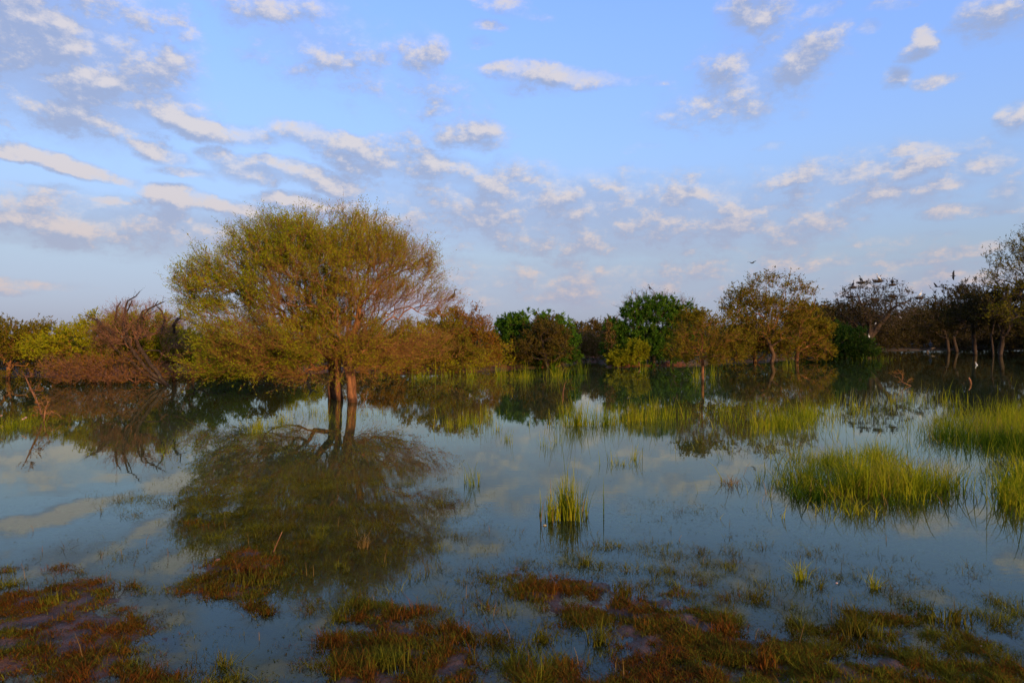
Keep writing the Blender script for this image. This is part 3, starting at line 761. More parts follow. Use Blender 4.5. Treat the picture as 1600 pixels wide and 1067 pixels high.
    tree('nest', "nesting_tree", "dark leafless tree full of stick nests standing alone in far water", "tree", 72,
         [[(1357,554),(1357,535),(1360,515),(1350,485),(1340,460)],[(1357,554),(1358,530),(1375,505),(1400,485)],[(1357,554),(1358,528),(1335,505),(1315,490)]],
         [(1365,470,56,32),(1330,480,32,24),(1410,475,34,22),(1360,495,64,22),(1430,480,20,16)],
         N=900, ntwig=4, sub=2, nleaf=.4, leafm='dusk', twigm='twigdark', barkm='barkdark', rtrunk=4.2, seed=54, twl=9, group=GT)
    tree('w1', "drowned_tree", "dull brown drowned tree right of the nesting tree", "tree", 88,
         [[(1482,549),(1480,530),(1470,505)],[(1495,549),(1490,530)]], [(1490,480,38,34),(1465,500,34,28),(1520,470,32,32),(1485,515,44,16)],
         N=800, ntwig=4, sub=2, nleaf=1, leafm='dusk', twigm='twigdark', barkm='barkdark', rtrunk=2.6, seed=55, twl=9, group=GT)
    tree('w2', "drowned_tree", "drowned tree with a tall dark trunk in front of its neighbours near the right edge", "tree", 74,
         [[(1524,552),(1522,530),(1520,510)]], [(1525,485,40,32),(1550,490,36,30),(1500,500,30,22)],
         N=700, ntwig=4, sub=2, nleaf=1, leafm='dusk', twigm='twigdark', barkm='barkdark', rtrunk=2.8, seed=56, twl=9, group=GT)
    tree('w3', "drowned_tree", "double-trunked drowned tree hard against the right edge", "tree", 70,
         [[(1552,553),(1549,525),(1555,500)],[(1563,553),(1566,525)]], [(1570,490,44,40),(1600,480,44,44)],
         N=800, ntwig=4, sub=2, nleaf=2, leafm='dusk', twigm='twigdark', barkm='barkdark', rtrunk=3.2, seed=57, twl=9, group=GT)
    tree('w4', "tall_acacia", "tall olive acacia reaching in from the right edge above the drowned trees", "tree", 47,
         [[(1625,569),(1620,540),(1612,500),(1608,470)],[(1625,569),(1640,520),(1650,480)]],
         [(1605,410,60,36),(1585,435,45,30),(1660,420,70,60),(1590,470,50,40),(1650,500,60,50),(1610,385,40,24)],
         N=1000, ntwig=5, sub=2, nleaf=2, leafm='browngreen', twigm='twigdark', barkm='barkdark', rtrunk=6, seed=58, twl=15, group=GT, leafprob=lambda a,b,W,g: .25+.6*clump_noise(W,.8,12,.38,.6))
build_trees()
def copy_tree(o, loc, rz, label):
    c = o.copy(); COL.objects.link(c); c.location = loc; c.rotation_euler = (0, 0, rz); c['label'] = label
    for ch in o.children:
        k = ch.copy(); COL.objects.link(k); k.parent = c
    return c
src = next(o for o in bpy.data.objects if o.get('label', '').startswith("low dark green tree"))  # unseen copies added out of frame to throw shade on the drowned trees
for i, (x, y, sc) in enumerate([(66,56,1.5),(74,62,1.7),(82,66,1.8),(90,74,1.8),(58,49,1.3),(99,80,1.9),(70,50,1.4),(52,43,1.2),(80,54,1.7)]):
    c = copy_tree(src, (x, y, H(x, y)), i*1.1, "unseen dark tree added beyond the right edge for its shade"); c.scale = (sc,)*3; c['group'] = 'shade trees added beyond the right edge'

# ------------------------------------------------------------------ far scrub (one mass)
def scrub(name, label, xs, Y0, Y1, top, lm, tm, n, seed, leafl):
    g = np.random.default_rng(seed)
    k = int(n); px = g.uniform(xs[0], xs[1], k); Y = g.uniform(Y0, Y1, k)
    mound = (.85 if top < 500 else .55)+(.2 if top < 500 else .45)*np.sin(px*.055+seed)*np.sin(px*.021+1.3*seed)+.25*(fbm(px*.05, Y*.1, 3, seed)-.5)
    hmax = (CAMH+(HY-top)/F*Y)*np.clip(mound, .45, 1.1)
    X = (px-800)/F*Y; Hz = height(X, Y); Z = np.maximum(Hz, 0)+(hmax)*g.random(k)**.8
    B = np.stack([X, Y, Z], -1)
    d = unit(g.normal(size=(k, 3))*.6+np.array([0, 0, .7])); L = g.uniform(.4, 1.2, k)*Y/60
    V, T = spikes(B, B+d*L[:, None], np.full(k, .012)*Y/60)
    S = np.repeat(np.arange(k), 2); C = B[S]+d[S]*(L[S]*g.random(len(S)))[:, None]; Ls = leafl*g.uniform(.6, 1.3, len(S))
    V2, Q = leaftris(C, unit(g.normal(size=(len(S), 3))), Ls*1.15, Ls*.5, g)
    o = bpy.data.objects.new(name, None); COL.objects.link(o); tag(o, label, "scrub", kind='stuff')
    a = obj("twigs", mesh_np("twigs", V, T), M[tm], o); b = obj("foliage", mesh_np("foliage", V2, Q, False), M[lm], o)
    a['kind'] = b['kind'] = 'stuff'
def undergrowth(name, label, xs, lm, tm, n, seed, hh, leafl, deep=5.0):
    g = np.random.default_rng(seed); px = g.uniform(xs[0], xs[1], n)
    S = np.interp(px, SX, SY); Y = S+.2+deep*g.random(n)**1.4; X = (px-800)/F*Y
    top = hh*(.35+1.2*fbm(px*.035, Y*.15, 3, seed)); Z = height(X, Y)+top*g.random(n)**.8
    keep = height(X, Y) > -.35; X, Y, Z = X[keep], Y[keep], Z[keep]; n = len(X)
    B = np.stack([X, Y, Z], -1); d = unit(g.normal(size=(n, 3))*.6+np.array([0, 0, .7])); L = g.uniform(.15, .5, n)*(Y/45)
    V, T = spikes(B, B+d*L[:, None], .00020*Y)
    S3 = np.repeat(np.arange(n), 2); C = B[S3]+d[S3]*(L[S3]*g.random(len(S3)))[:, None]; Ls = leafl*g.uniform(.6, 1.3, len(S3))
    V2, Q = leaftris(C, unit(g.normal(size=(len(S3), 3))), Ls, Ls*.4, g)
    o = bpy.data.objects.new(name, None); COL.objects.link(o); tag(o, label, "undergrowth", kind='stuff')
    a = obj("twigs", mesh_np("twigs", V, T), M[tm], o); b = obj("foliage", mesh_np("foliage", V2, Q, False), M[lm], o); a['kind'] = b['kind'] = 'stuff'
undergrowth("undergrowth", "brown undergrowth along the shore behind the left bushes and dead tree", (-250, 590), 'dull', 'twig', 15000, 64, 1.3, .12)
undergrowth("undergrowth", "olive undergrowth closing the gaps under the middle trees", (590, 905), 'olive', 'twig', 9000, 65, 1.2, .13)
undergrowth("undergrowth", "dark undergrowth under the bright green and flat-topped trees", (1010, 1330), 'dark', 'twigdark', 14000, 66, 2.2, .17, 12)
undergrowth("undergrowth", "dusky undergrowth along the shore behind the drowned trees", (1290, 1850), 'dusk', 'twigdark', 18000, 67, 5.5, .45, 10)
undergrowth("undergrowth", "grey-brown undergrowth in the gap between the dome-shaped and bright green trees", (895, 960), 'dull', 'twigred', 2500, 68, 2.2, .18)
scrub("distant_scrub", "dim brown scrub lining the shore behind the left bushes", (-260, 620), 40, 60, 548, 'dull', 'twig', 16000, 61, .22)
scrub("distant_scrub", "dim green scrub massed on the shore behind the middle trees", (560, 1340), 66, 100, 532, 'dark', 'twigdark', 16000, 62, .32)
scrub("distant_scrub", "dusky leafless scrub along the far water behind the drowned trees", (1230, 1900), 111, 140, 492, 'dusk', 'twigdark', 26000, 63, .6)

# ------------------------------------------------------------------ grass
def blades(B, Hh, W, lean, g, seg=3, droop=.35):
    """curved tapering blades; B (n,3)"""
    n = len(B); a = g.uniform(0, 2*math.pi, n); dirh = np.stack([np.cos(a), np.sin(a), np.zeros(n)], -1)
    s = np.stack([-np.sin(a), np.cos(a), np.zeros(n)], -1)
    tw = g.uniform(-.9, .9, n)[:, None]; s = unit(s*np.cos(tw)+dirh*np.sin(tw))
    ln = lean*g.uniform(.2, 1.6, n)
    rows = []
    for k in range(seg+1):
        u = k/seg; c = B+dirh*(Hh*ln*(u**1.8))[:, None]+np.array([0, 0, 1])*(Hh*(u-droop*ln*u**3))[:, None]
        w = W*(1-u)**.7*.5+.0004
        rows.append(c+s*w[:, None]); rows.append(c-s*w[:, None])
    V = np.stack(rows, 1).reshape(-1, 3)
    q = np.array([[2*k, 2*k+1, 2*k+3, 2*k+2] for k in range(seg)])
    Q = (q[None]+np.arange(n)[:, None, None]*(2*(seg+1))).reshape(-1, 4)
    return V, Q
def sample_patch(L, n, g, power=.5):
    w = np.array([c[2]*c[3]*(c[4] if len(c) > 4 else 1) for c in L], float); cnt = g.multinomial(n, w/w.sum()); out = []
    for c, k in zip(L, cnt):
        a = g.uniform(0, 2*math.pi, k); r = np.abs(g.normal(0, .62, k))
        out.append(np.stack([c[0]+c[2]*r*np.cos(a), c[1]+c[3]*r*np.sin(a)], -1))
    return np.vstack(out)
def grass(name, label, patches, n, h, w, lean=.35, m='grass', seed=1, kind=None, cat="grass clump", group=None, clumpy=0, straw=0, seg=3):
    g = np.random.default_rng(seed)
    pp = sample_patch(patches, int(n*.72), g)
    x, y = np.array([G(a, max(b, HY+6)) for a, b in pp]).T
    if clumpy:
        f = fbm(x*clumpy, y*clumpy, 3, seed); keep = g.random(len(x)) < sstep(.38, .58, f); x, y = x[keep], y[keep]
    B = np.stack([x, y, np.minimum(height(x, y), .02)], -1); B[:, 2] = np.maximum(B[:, 2], -.35)
    hh = np.abs(g.normal(.95, .42, len(x)))*h*(.15+1.7*fbm(x*2.6, y*2.6, 3, seed+9))+.02-np.minimum(B[:, 2], 0)*.9
    V, Q = blades(B, hh, np.full(len(x), w)*g.uniform(.6, 1.3, len(x)), lean, g, seg)
    c = np.array([x.mean(), y.mean(), min(0, float(B[:, 2].mean()))])
    if kind == 'stuff':
        o = obj(name, mesh_np(name, V, Q, False), M[m]); tag(o, label, cat, group, 'stuff')
    else:
        o = empty(name, c, label, cat, group)
        b = obj("blades", mesh_np("blades", V-c, Q, False), M[m], o); b['kind'] = 'stuff'
        if straw:
            k = max(3, int(len(x)*straw)); ii = g.choice(len(x), k)
            V, Q = blades(B[ii], hh[ii]*.8, np.full(k, w*1.1), lean*1.2, g, seg)
            b = obj("dry_blades", mesh_np("dry_blades", V-c, Q, False), M['straw'], o); b['kind'] = 'stuff'
    return o
GG = "marsh grass clumps in the water"
def build_grass():
    grass("grass_tussock", "upright bright green grass tussock standing alone in open water at centre", [(882,805,30,7),(893,812,22,4),(860,812,12,5)], 420, .26, .0085, .22, seed=71, group=GG, straw=.12)
    grass("grass_tussock", "few tall thin blades rising above the lone central tussock", [(888,806,14,5)], 12, .42, .007, .12, seed=72, group=GG)
    grass("grass_sprig", "tiny green sprig just right of the lone central tussock", [(915,805,4,2)], 22, .15, .008, .3, seed=73, group=GG)
    grass("grass_tussock", "small dry yellowish tussock left of the large right grass bed", [(1145,757,19,5)], 150, .10, .007, .9, m='straw', seed=74, group=GG)
    grass("grass_sprig", "thin green sprigs beside the small dry tussock", [(1185,752,10,4)], 40, .2, .007, .3, seed=75, group=GG)
    grass("grass_bed", "large dense clump of green marsh grass right of centre", [(1340,770,130,16),(1260,755,55,12),(1430,770,60,14),(1380,745,70,15,1.5),(1300,725,70,15),(1370,715,60,14),(1250,712,40,10),(1235,758,45,16,.6),(1475,765,40,16,.6),(1205,742,26,10,.4)], 8600, .20, .009, .48, seed=76, kind='stuff', clumpy=1.7)
    grass("grass_bed", "grass coloured dark green as the shaded foot of the large right clump", [(1290,778,90,10),(1400,785,80,8),(1350,770,110,12)], 2600, .14, .010, .8, m='grassshade', seed=77, kind='stuff', clumpy=2.2)
    grass("grass_bed", "tall green grass bed running off the right edge of the picture", [(1540,672,110,26),(1590,655,90,30),(1480,665,60,16),(1620,690,70,20)], 8000, .24, .011, .35, seed=78, kind='stuff', m='grass')
    grass("grass_bed", "front of the right edge grass bed, its shade put into the deep green", [(1550,692,90,14),(1610,700,80,18),(1480,685,45,10)], 5500, .20, .012, .5, m='grassshade', seed=79, kind='stuff')
    grass("grass_bed", "dead straw-coloured stems mixed into the large right clump", [(1330,765,150,24),(1400,740,80,20)], 420, .20, .007, .7, seed=95, kind='stuff', m='straw')
    grass("grass_bed", "dead straw-coloured stems mixed into the right edge grass bed", [(1560,680,120,24)], 420, .26, .009, .5, seed=96, kind='stuff', m='straw')
    grass("grass_bed", "sparse thin grass scattered over the water round the large right clump", [(1200,700,110,30),(1480,735,80,40),(1330,800,160,14),(1100,690,90,20),(1560,740,60,20),(1215,760,50,22,2)], 1900, .14, .007, .5, seed=93, kind='stuff', clumpy=2.5)
    grass("grass_bed", "low yellow-green patches spread through the middle water", [(1060,640,120,12),(880,640,80,8),(1190,630,100,8),(1000,668,80,8),(700,640,60,7)], 1300, .16, .012, .3, seed=94, kind='stuff', clumpy=1.4)
    grass("grass_bed", "grass clump at the right edge nearest the camera", [(1600,765,50,26),(1640,775,60,30),(1575,785,22,10)], 2600, .22, .010, .5, seed=80, kind='stuff')
    grass("grass_bed", "pale sunlit grass bed in mid water before the slender tree", [(1220,665,90,16),(1180,650,70,14),(1260,648,60,12),(1130,645,40,8)], 5200, .24, .013, .22, seed=81, kind='stuff', clumpy=.9)
    grass("grass_bed", "long row of thin bright grass in mid water right of centre", [(900,664,55,7),(990,657,60,8),(950,662,40,7),(1040,652,60,8)], 2300, .30, .015, .18, seed=82, kind='stuff', clumpy=2.0)
    grass("grass_bed", "scattered thin grass stems across the far right water", [(1340,640,90,16),(1420,628,90,10),(1300,655,60,12),(1500,632,80,8)], 1200, .3, .014, .2, seed=83, kind='stuff', clumpy=.7)
    grass("grass_clump", "bright grass patch in shadowed water left of the acacia trunks", [(405,668,22,8),(440,660,16,8),(395,676,14,5)], 520, .20, .013, .18, seed=84, group=GG)
    grass("grass_clump", "sparse olive grass around the foot of the acacia trunks", [(490,645,50,9),(570,648,50,8),(510,655,40,8)], 420, .18, .012, .3, seed=85, group=GG)
    grass("grass_clump", "bright grass patch under the olive bush's reflection", [(730,664,38,8),(700,668,18,5),(760,655,20,8)], 500, .24, .012, .16, seed=86, group=GG)
    grass("grass_clump", "small two-part grass patch right of the bush reflection", [(792,688,12,6),(776,672,10,4)], 110, .2, .011, .2, seed=87, group=GG)
    grass("grass_clump", "little grass patch under the long mid-water row", [(858,700,8,5),(848,696,5,4),(870,692,8,4)], 80, .2, .010, .2, seed=88, group=GG)
    grass("grass_clump", "low sparse grass patch in clear water right of the lone tussock", [(975,726,28,6),(955,722,10,4),(990,718,12,5)], 150, .15, .009, .3, seed=89, group=GG)
    grass("grass_clump", "small grass clump right of the acacia's reflected crown", [(738,758,10,4),(748,752,5,3),(727,755,4,3)], 60, .16, .008, .2, seed=90, group=GG)
    grass("grass_clump", "faint thin grass wisps left of the acacia's reflection", [(258,712,10,5)], 30, .16, .007, .4, seed=91, group=GG)
    grass("grass_bed", "green grass and leafy plants in the left edge corner of the water", [(15,668,40,10),(-30,672,50,14),(45,662,20,8)], 1500, .20, .012, .5, seed=92, kind='stuff')
    for k, (x, y, rx, n, h, lab) in enumerate([(735,590,16,90,.45,"reeds at the foot of the russet thorn tree"),(660,590,26,160,.4,"pale reeds fringing the olive bush"),(695,588,14,60,.45,"thin reeds between olive bush and russet tree"),
            (780,588,14,80,.5,"reeds left of the dark dome-shaped tree"),(822,590,30,200,.45,"reed fringe before the dark dome-shaped tree"),(868,588,26,160,.5,"reed clump right below the dark dome-shaped tree"),
            (908,583,12,130,.6,"single reed clump in the gap between the far trees"),(590,586,12,40,.4,"reeds right of the acacia trunks at the far shore"),
            (1005,578,10,60,.5,"reeds under the yellow shrub on the red bank"),(1090,590,12,90,.5,"light reeds at the foot of the slender tree"),(1115,588,9,50,.5,"reed tuft right of the slender tree's stem"),
            (1230,572,16,60,.5,"faint reeds right of the twisted trunk"),(1380,562,50,120,.4,"low green reeds before the nesting tree")]):
        grass("reed_clump", lab, [(x, y, rx, 3.5)], n, h, .022, .25, seed=100+k, group="reeds along the far shore", m='grass', cat="reeds")
build_grass()

# ------------------------------------------------------------------ creeping weeds and sprigs in the foreground
WEED = ISL+[(245,785,80,14,.45),(200,800,50,10,.35),(320,765,70,12,.35),(330,860,80,16,.35),(400,850,110,20,.35),(520,835,130,22,.45),(640,850,60,14,.55),
        (700,838,70,9,.6),(600,800,80,14,.3),(420,790,60,20,.3),(760,905,70,22,.45),(880,885,130,26,.45),(1010,865,110,26,.45),(1040,810,60,20,.3),
        (1060,905,130,30,.5),(1110,870,50,16,.35),(1240,895,60,10,.25),(1290,910,70,12,.35),(1370,935,60,18,.35),(1200,950,140,22,.45),(1480,955,120,20,.5),
        (1440,985,180,36,.7),(1560,950,60,14,.4),(240,870,80,14,.3),(1000,780,50,10,.18),(180,860,60,14,.15),(800,870,180,40,.22),(1150,860,160,50,.2),(500,880,200,40,.25),(1350,920,200,40,.25),(900,960,300,60,.3),(500,790,200,66,.62),(520,840,180,44,.6),(1090,900,120,50,.4),(1050,800,90,26,.35),(380,740,80,24,.3),(620,760,80,30,.3)]
def weeds(name, label, n, y0, y1, x0, x1, mset, seed, hh=.05, nb=5):
    g = np.random.default_rng(seed)
    # uniform over the ground area of the trapezoid
    yy = np.sqrt(g.uniform((CAMH*F/(y1-HY))**2, (CAMH*F/(y0-HY))**2, n*6)); u = g.uniform((x0-800)/F, (x1-800)/F, n*6); xx = u*yy
    px, py = topix(xx, yy); n1 = fbm(xx*1.1, yy*1.1, 5, 3)-.5
    m = imgmask(px+110*n1, py+45*n1, WEED)
    fine = .45*fbm(xx*4.5, yy*4.5, 3, 77)+.55*fbm(xx*13, yy*13, 3, 78); hz = height(xx, yy)
    pr = (.04+.96*sstep(.05, .95, m))*sstep(.47, .62, fine+.08*m)*(m > .02)
    keep = g.random(len(xx)) < pr; xx, yy, hz = xx[keep][:n], yy[keep][:n], hz[keep][:n]
    k = len(xx)
    ht = hh*g.uniform(.4, 1.5, k)*(.15+2.2*fbm(xx*7, yy*7, 3, 5)**2)
    S = np.repeat(np.arange(k), nb); n2 = len(S)
    B = np.stack([xx, yy, hz], -1)[S]; B[:, :2] += g.normal(size=(n2, 2))*.016
    B[:, 2] = np.maximum(B[:, 2], -.06)-.002
    creep = g.random(n2) < .45                                  # runners lying on the mud
    hb = ht[S]*g.uniform(.4, 1.3, n2)-np.minimum(B[:, 2], 0)
    hb[creep] = .012+ht[S][creep]*.3-np.minimum(B[creep, 2], 0)*.8
    V, Q = blades(B, hb, np.full(n2, .0040)*g.uniform(.5, 1.5, n2), np.where(creep, 2.6, .95), g, 2, .12)
    # colour by place: redder on the mud, greener in the water and toward the bottom right
    red = (1-.45*sstep(.4, 1.4, xx))*sstep(-.035, .005, hz)*(.28+.52*sstep(.38, .52, fbm(xx*2.2+3, yy*2.2, 5, 31, .7)))
    ir = (g.random(k) < red)[S]
    Qr = Q.reshape(n2, 2, 4); Q0 = Qr[:, 0]; Tp = Qr[:, 1][:, [0, 1, 3]]
    for nm, mm, sel in ((name, mset[0], ~ir), (name.replace('green', 'red') if 'green' in name else name, mset[1], ir)):
        if not sel.any(): continue
        q, tp = Q0[sel], Tp[sel]
        used, inv = np.unique(np.concatenate([q.ravel(), tp.ravel()]), return_inverse=True)
        yield nm, mesh_np(nm, V[used], [inv[:q.size].reshape(-1, 4), inv[q.size:].reshape(-1, 3)], False), mm
def build_weeds():
    for (lab, n, y0, y1, x0, x1, sd, hh) in [
        ("left foreground mud", 10000, 840, 1090, -60, 520, 201, .036),
        ("centre foreground mud", 12500, 850, 1090, 520, 1080, 202, .044),
        ("right foreground shallows", 14000, 850, 1090, 1080, 1680, 203, .044),
        ("shallow water around the acacia's reflection", 12000, 745, 850, 120, 800, 204, .04),
        ("open shallows right of centre", 4000, 760, 850, 800, 1500, 205, .04)]:
        for i, (nm, me, mm) in enumerate(weeds("creeping_weeds", lab, n, y0, y1, x0, x1, ('weed', 'redweed'), sd, hh)):
            o = obj(nm, me, M[mm]); tag(o, ("low green creeping weeds over the " if i == 0 else "low red-brown creeping weeds over the ")+lab, "weeds", kind='stuff')
    # floating flecks of leaf litter
    g = np.random.default_rng(9)
    n = 26000; yy = np.sqrt(g.uniform(3.0**2, 10**2, n)); xx = g.uniform(-.78, .78, n)*yy
    px, py = topix(xx, yy); m = imgmask(px, py, WEED); hz = height(xx, yy)
    keep = (g.random(n) < .04+.8*sstep(.05, .5, m)) & (hz < .05); xx, yy, hz = xx[keep], yy[keep], np.maximum(hz[keep], 0); k = len(xx)
    C = np.stack([xx, yy, hz+.003], -1); a = g.uniform(0, 6.28, k)
    d = np.stack([np.cos(a), np.sin(a), g.uniform(0, .25, k)], -1); s = np.stack([-np.sin(a), np.cos(a), np.zeros(k)], -1)
    L = g.uniform(.008, .03, k)[:, None]; W = g.uniform(.002, .005, k)[:, None]
    V = np.stack([C, C+d*L*.5+s*W, C+d*L, C+d*L*.5-s*W], 1).reshape(-1, 3)
    o = obj("leaf_litter", mesh_np("leaf_litter", V, np.arange(4*k).reshape(k, 4), False), M['weed']); tag(o, "tiny floating leaf flecks scattered over the near shallows", "leaf litter", kind='stuff')
build_weeds()

# tufts standing proud of the weeds
def build_tufts():
    T = [(75,948,16,.07,'weed',"dark green leafy tuft on the left mud bank"),(415,955,17,.075,'weed',"rounded grass tuft on mud between the pools"),(425,965,0,0,'',''),
         (915,880,20,.10,'weed',"tall olive tuft rising in the central shallows"),(1250,905,9,.13,'grass',"bright narrow tuft in the right shallows"),(1282,918,11,.07,'weed',"squat yellow tuft right of the bright narrow one"),
         (1365,918,10,.10,'grass',"spiky green tuft in open right shallows"),(1195,1045,14,.11,'redweed',"reddish spiky tuft at the bottom right"),(850,1000,22,.07,'weed',"green tuft beside the dark pool at bottom centre"),
         (935,1005,20,.06,'weed',"wispy green sprigs in the dark pool"),(340,925,30,.05,'weed',"low olive tuft left of the mud spit"),(390,912,34,.06,'weed',"olive weed tuft on the mud spit"),
         (870,845,0,0,'',''),(1340,990,40,.08,'weed',"olive weed hump in the right foreground"),(1490,970,40,.07,'weed',"olive weed hump near the right edge"),
         (600,1040,50,.07,'weed',"leafy green hump at bottom centre-left"),(1130,990,26,.07,'redweed',"red-brown tuft on the right mud"),(570,855,8,.12,'straw',"short straw tuft in the acacia's reflection"),
         (350,1040,20,.08,'weed',"yellowing tuft at the bottom of the left mud"),(975,930,24,.06,'weed',"olive tuft on the central mud")]
    for i, (x, y, rx, h, m, lab) in enumerate(T):
        if not m: continue
        Y = CAMH*F/(y-HY); n = int(40+rx*4)
        grass("weed_tuft", lab, [(x, y, rx, max(3, rx*.28))], n, h, .006, .6, m=m, seed=300+i, cat="tuft", group="tufts in the foreground", seg=2)
build_tufts()

# ------------------------------------------------------------------ stalks, sticks, stones
def stick(name, label, pts, r, m, cat="stick", group=None, side=0, seed=1):
    """a bent tapering stick through world points, first one on the ground"""
    g = np.random.default_rng(seed); pts = np.array(pts, float); o = pts[0].copy(); q = pts-o
    dd = unit(np.diff(q, axis=0)); rr_ = np.linspace(r, r*.35, len(q)); Dn = np.vstack([dd[:1], unit(dd[:-1]+dd[1:]) if len(dd) > 1 else dd[:0], dd[-1:]])
    V, Q = tubes(q[:-1], q[1:], rr_[:-1], rr_[1:], Dn[:-1], Dn[1:], 6)
    Fs = [Q]
    k = len(V); V = np.vstack([V, q[-1:]]); n0 = k-6
    Fs.append(np.array([[n0+i, n0+(i+1) % 6, k] for i in range(6)]))
    if side:
        u = g.integers(0, len(q)-1, side); f = g.random((side, 1)); B = q[u]*(1-f)+q[u+1]*f; tl = np.linalg.norm(q[-1])
        V2, T2 = spikes(B, B+unit(dd[u]*.6+g.normal(size=(side, 3))*.7)*g.uniform(.1, .35, (side, 1))*tl, np.full(side, r*.4)); Fs.append(T2+len(V)); V = np.vstack([V, V2])
    ob = obj(name, mesh_np(name, V, Fs), M[m]); ob.location = o; return tag(ob, label, cat, group)
def shrublet(name, label, base, tips, Y, m, leafm, seed, nt=3, tw=6, cat="dead shrub", r=1.2, rt=.004, nl=.5, twl=10):
    return tree(name, name, label, cat, Y, base, tips, N=nt, ntwig=tw, nleaf=nl, leafm=leafm, twigm=m, barkm=m, rtrunk=r, rtip=rt, sub=2, twl=twl, seed=seed, drf=.8, leafl=.05, bf=.1)
def build_sticks():
    shrublet("dead_sprig", "small bare twiggy sprig in the water right of the acacia's nearest trunk", [[(566,634),(570,626)]], [(572,620,8,8)], 18.2, 'twigorange', 'russet', 84, nt=8, tw=2, twl=7, r=.5)
    x, y = G(878, 634); z = H(x, y)
    stick("bare_stick", "lone thin bare stick rising from grass in mid water", [(x, y, z), (x+.03, y, .35), (x+.07, y, .55)], .016, 'bark', side=3)
    g = np.random.default_rng(5)
    S = [(52,830,.06),(66,862,.05),(158,872,.05),(190,868,.06),(228,850,.08),(262,870,.08),(353,826,.12),(370,905,.16),(388,850,.10),(430,862,.10),(480,900,.10),(490,900,.09),(528,822,.09),
         (560,838,.08),(40,905,.12),(130,1030,.14),(405,1000,.05),(585,940,.05),(700,985,.07),(728,935,.10),(770,962,.08),(800,1000,.12),(905,1040,.10),(962,1050,.10),(975,1062,.11),
         (1098,880,.06),(1180,1000,.08),(1300,970,.16),(1247,1010,.12),(1060,845,.05),(600,878,.09),(765,830,.06),(655,812,.05),(1385,845,.05)]
    for i, (px, py, h) in enumerate(S):
        x, y = G(px, py); z = H(x, y)-.01; a = g.normal(0, .25, 2)
        stick("dry_stalk", "short dry upright stalk poking out of the near shallows", [(x, y, z), (x+a[0]*h*.4, y, max(z, 0)+h*.5), (x+a[0]*h, y+a[1]*h, max(z, 0)+h)], .0022, 'straw', "stalk", "dry stalks in the foreground", seed=i)
    x, y = G(425, 862)
    stick("leaning_stick", "pale stick leaning right in the acacia's reflection", [(x, y, -.03), (x+.04, y, .07), (x+.08, y, .16)], .007, 'twigorange')
    # floating driftwood and the stump under the big tree
    Y = 30
    a = P(482, 598, Y); stick("dead_stump", "dark stump with a forked top in the water behind the acacia's trunks", [(a[0], Y, H(a[0], Y)-.1), P(483, 590, Y), P(482, 578, Y), P(487, 568, Y)], .14, 'barkdark', "stump", side=6)
    stick("floating_branch", "bare branch lying on the water left of the dark stump", [P(452, 588, Y)*[1,1,0]+[0,0,-.05], P(462, 587.5, Y), P(475, 586, Y), P(505, 583, Y)], .05, 'bark', "branch", side=8)
    Y = 90
    stick("floating_branch", "low bare branch above far water below the drowned trees", [P(1448, 551, Y)*[1,1,0]+[0,0,-.1], P(1452, 545, Y), P(1463, 543, Y)], .14, 'twiggrey', "branch", side=4)
    # orange brushwood in the right water and the post-like stump beside it
    Y = CAMH*F/(603-HY)
    shrublet("dead_shrub", "small orange dead shrub tilting out of the far right water", [[(1425,604),(1412,598),(1403,588)]], [(1402,584,12,7),(1412,596,14,5)], Y, 'twigorange', 'russet', 81, nt=16, tw=3, twl=7, r=.9)
    tree_x = P(1516, 600, 26)
    stick("rotten_post", "short reddish rotten stump end above the right grass bed", [(tree_x[0], 26, -.4), P(1517, 600, 26), P(1516, 594, 26), P(1514, 590, 26)], .06, 'twigorange', "stump")
    # shrub at the left edge
    shrublet("dead_shrub", "pinkish twiggy dead shrub leaning left at the water's left edge", [[(72,660),(60,632),(50,612),(40,590),(33,578)]],
             [(45,588,12,9),(52,606,11,12),(57,612,7,9)], 14.5, 'twigred', 'russet', 82, nt=26, tw=2, twl=9, r=1.3)
    shrublet("dead_shrub", "orange dead twigs arching over the water at the left edge", [[(68,662),(70,645),(72,635)],[(70,662),(80,642),(92,648),(97,655)]],
             [(66,635,12,16),(76,645,14,9),(58,648,8,9)], 14.2, 'twigorange', 'russet', 83, nt=30, tw=2, twl=8, r=1.0)
    # stones, flowers, shell
    def lump(name, label, px, py, r, m, cat, sq=.6, seed=0):
        g = np.random.default_rng(seed); x, y = G(px, py); z = max(H(x, y), 0)
        bm_n = 8; V = []
        for i in range(1, 6):
            for j in range(9):
                th = math.pi*i/6; ph = 2*math.pi*j/9; rr_ = r*(1+g.normal()*.10)
                V.append((rr_*math.sin(th)*math.cos(ph), rr_*math.sin(th)*math.sin(ph), rr_*math.cos(th)*sq))
        V += [(0, 0, r*sq), (0, 0, -r*sq)]; Q = [[i*9+j, i*9+(j+1) % 9, (i+1)*9+(j+1) % 9, (i+1)*9+j][::-1] for i in range(4) for j in range(9)]
        T = [[45, j, (j+1) % 9] for j in range(9)]+[[46, 36+(j+1) % 9, 36+j] for j in range(9)]
        ob = obj(name, mesh_np(name, np.array(V), [np.array(Q), np.array(T)]), M[m]); ob.location = (x, y, z+r*sq*.4); return tag(ob, label, cat)
    lump("stone", "small orange stone in the shallows above the mud spit", 341, 876, .022, 'stone', "stone", seed=1)
    lump("snail_shell", "pale yellow shell floating left of the lone tussock", 851, 821, .018, 'litter', "shell", .5, 2)
    lump("white_pebble", "tiny pale pebble among weeds at the lower right", 1307, 911, .008, 'petal', "pebble", seed=3)
    lump("white_pebble", "tiny white pebble in the bottom right weeds", 1533, 1009, .006, 'petal', "pebble", seed=4)
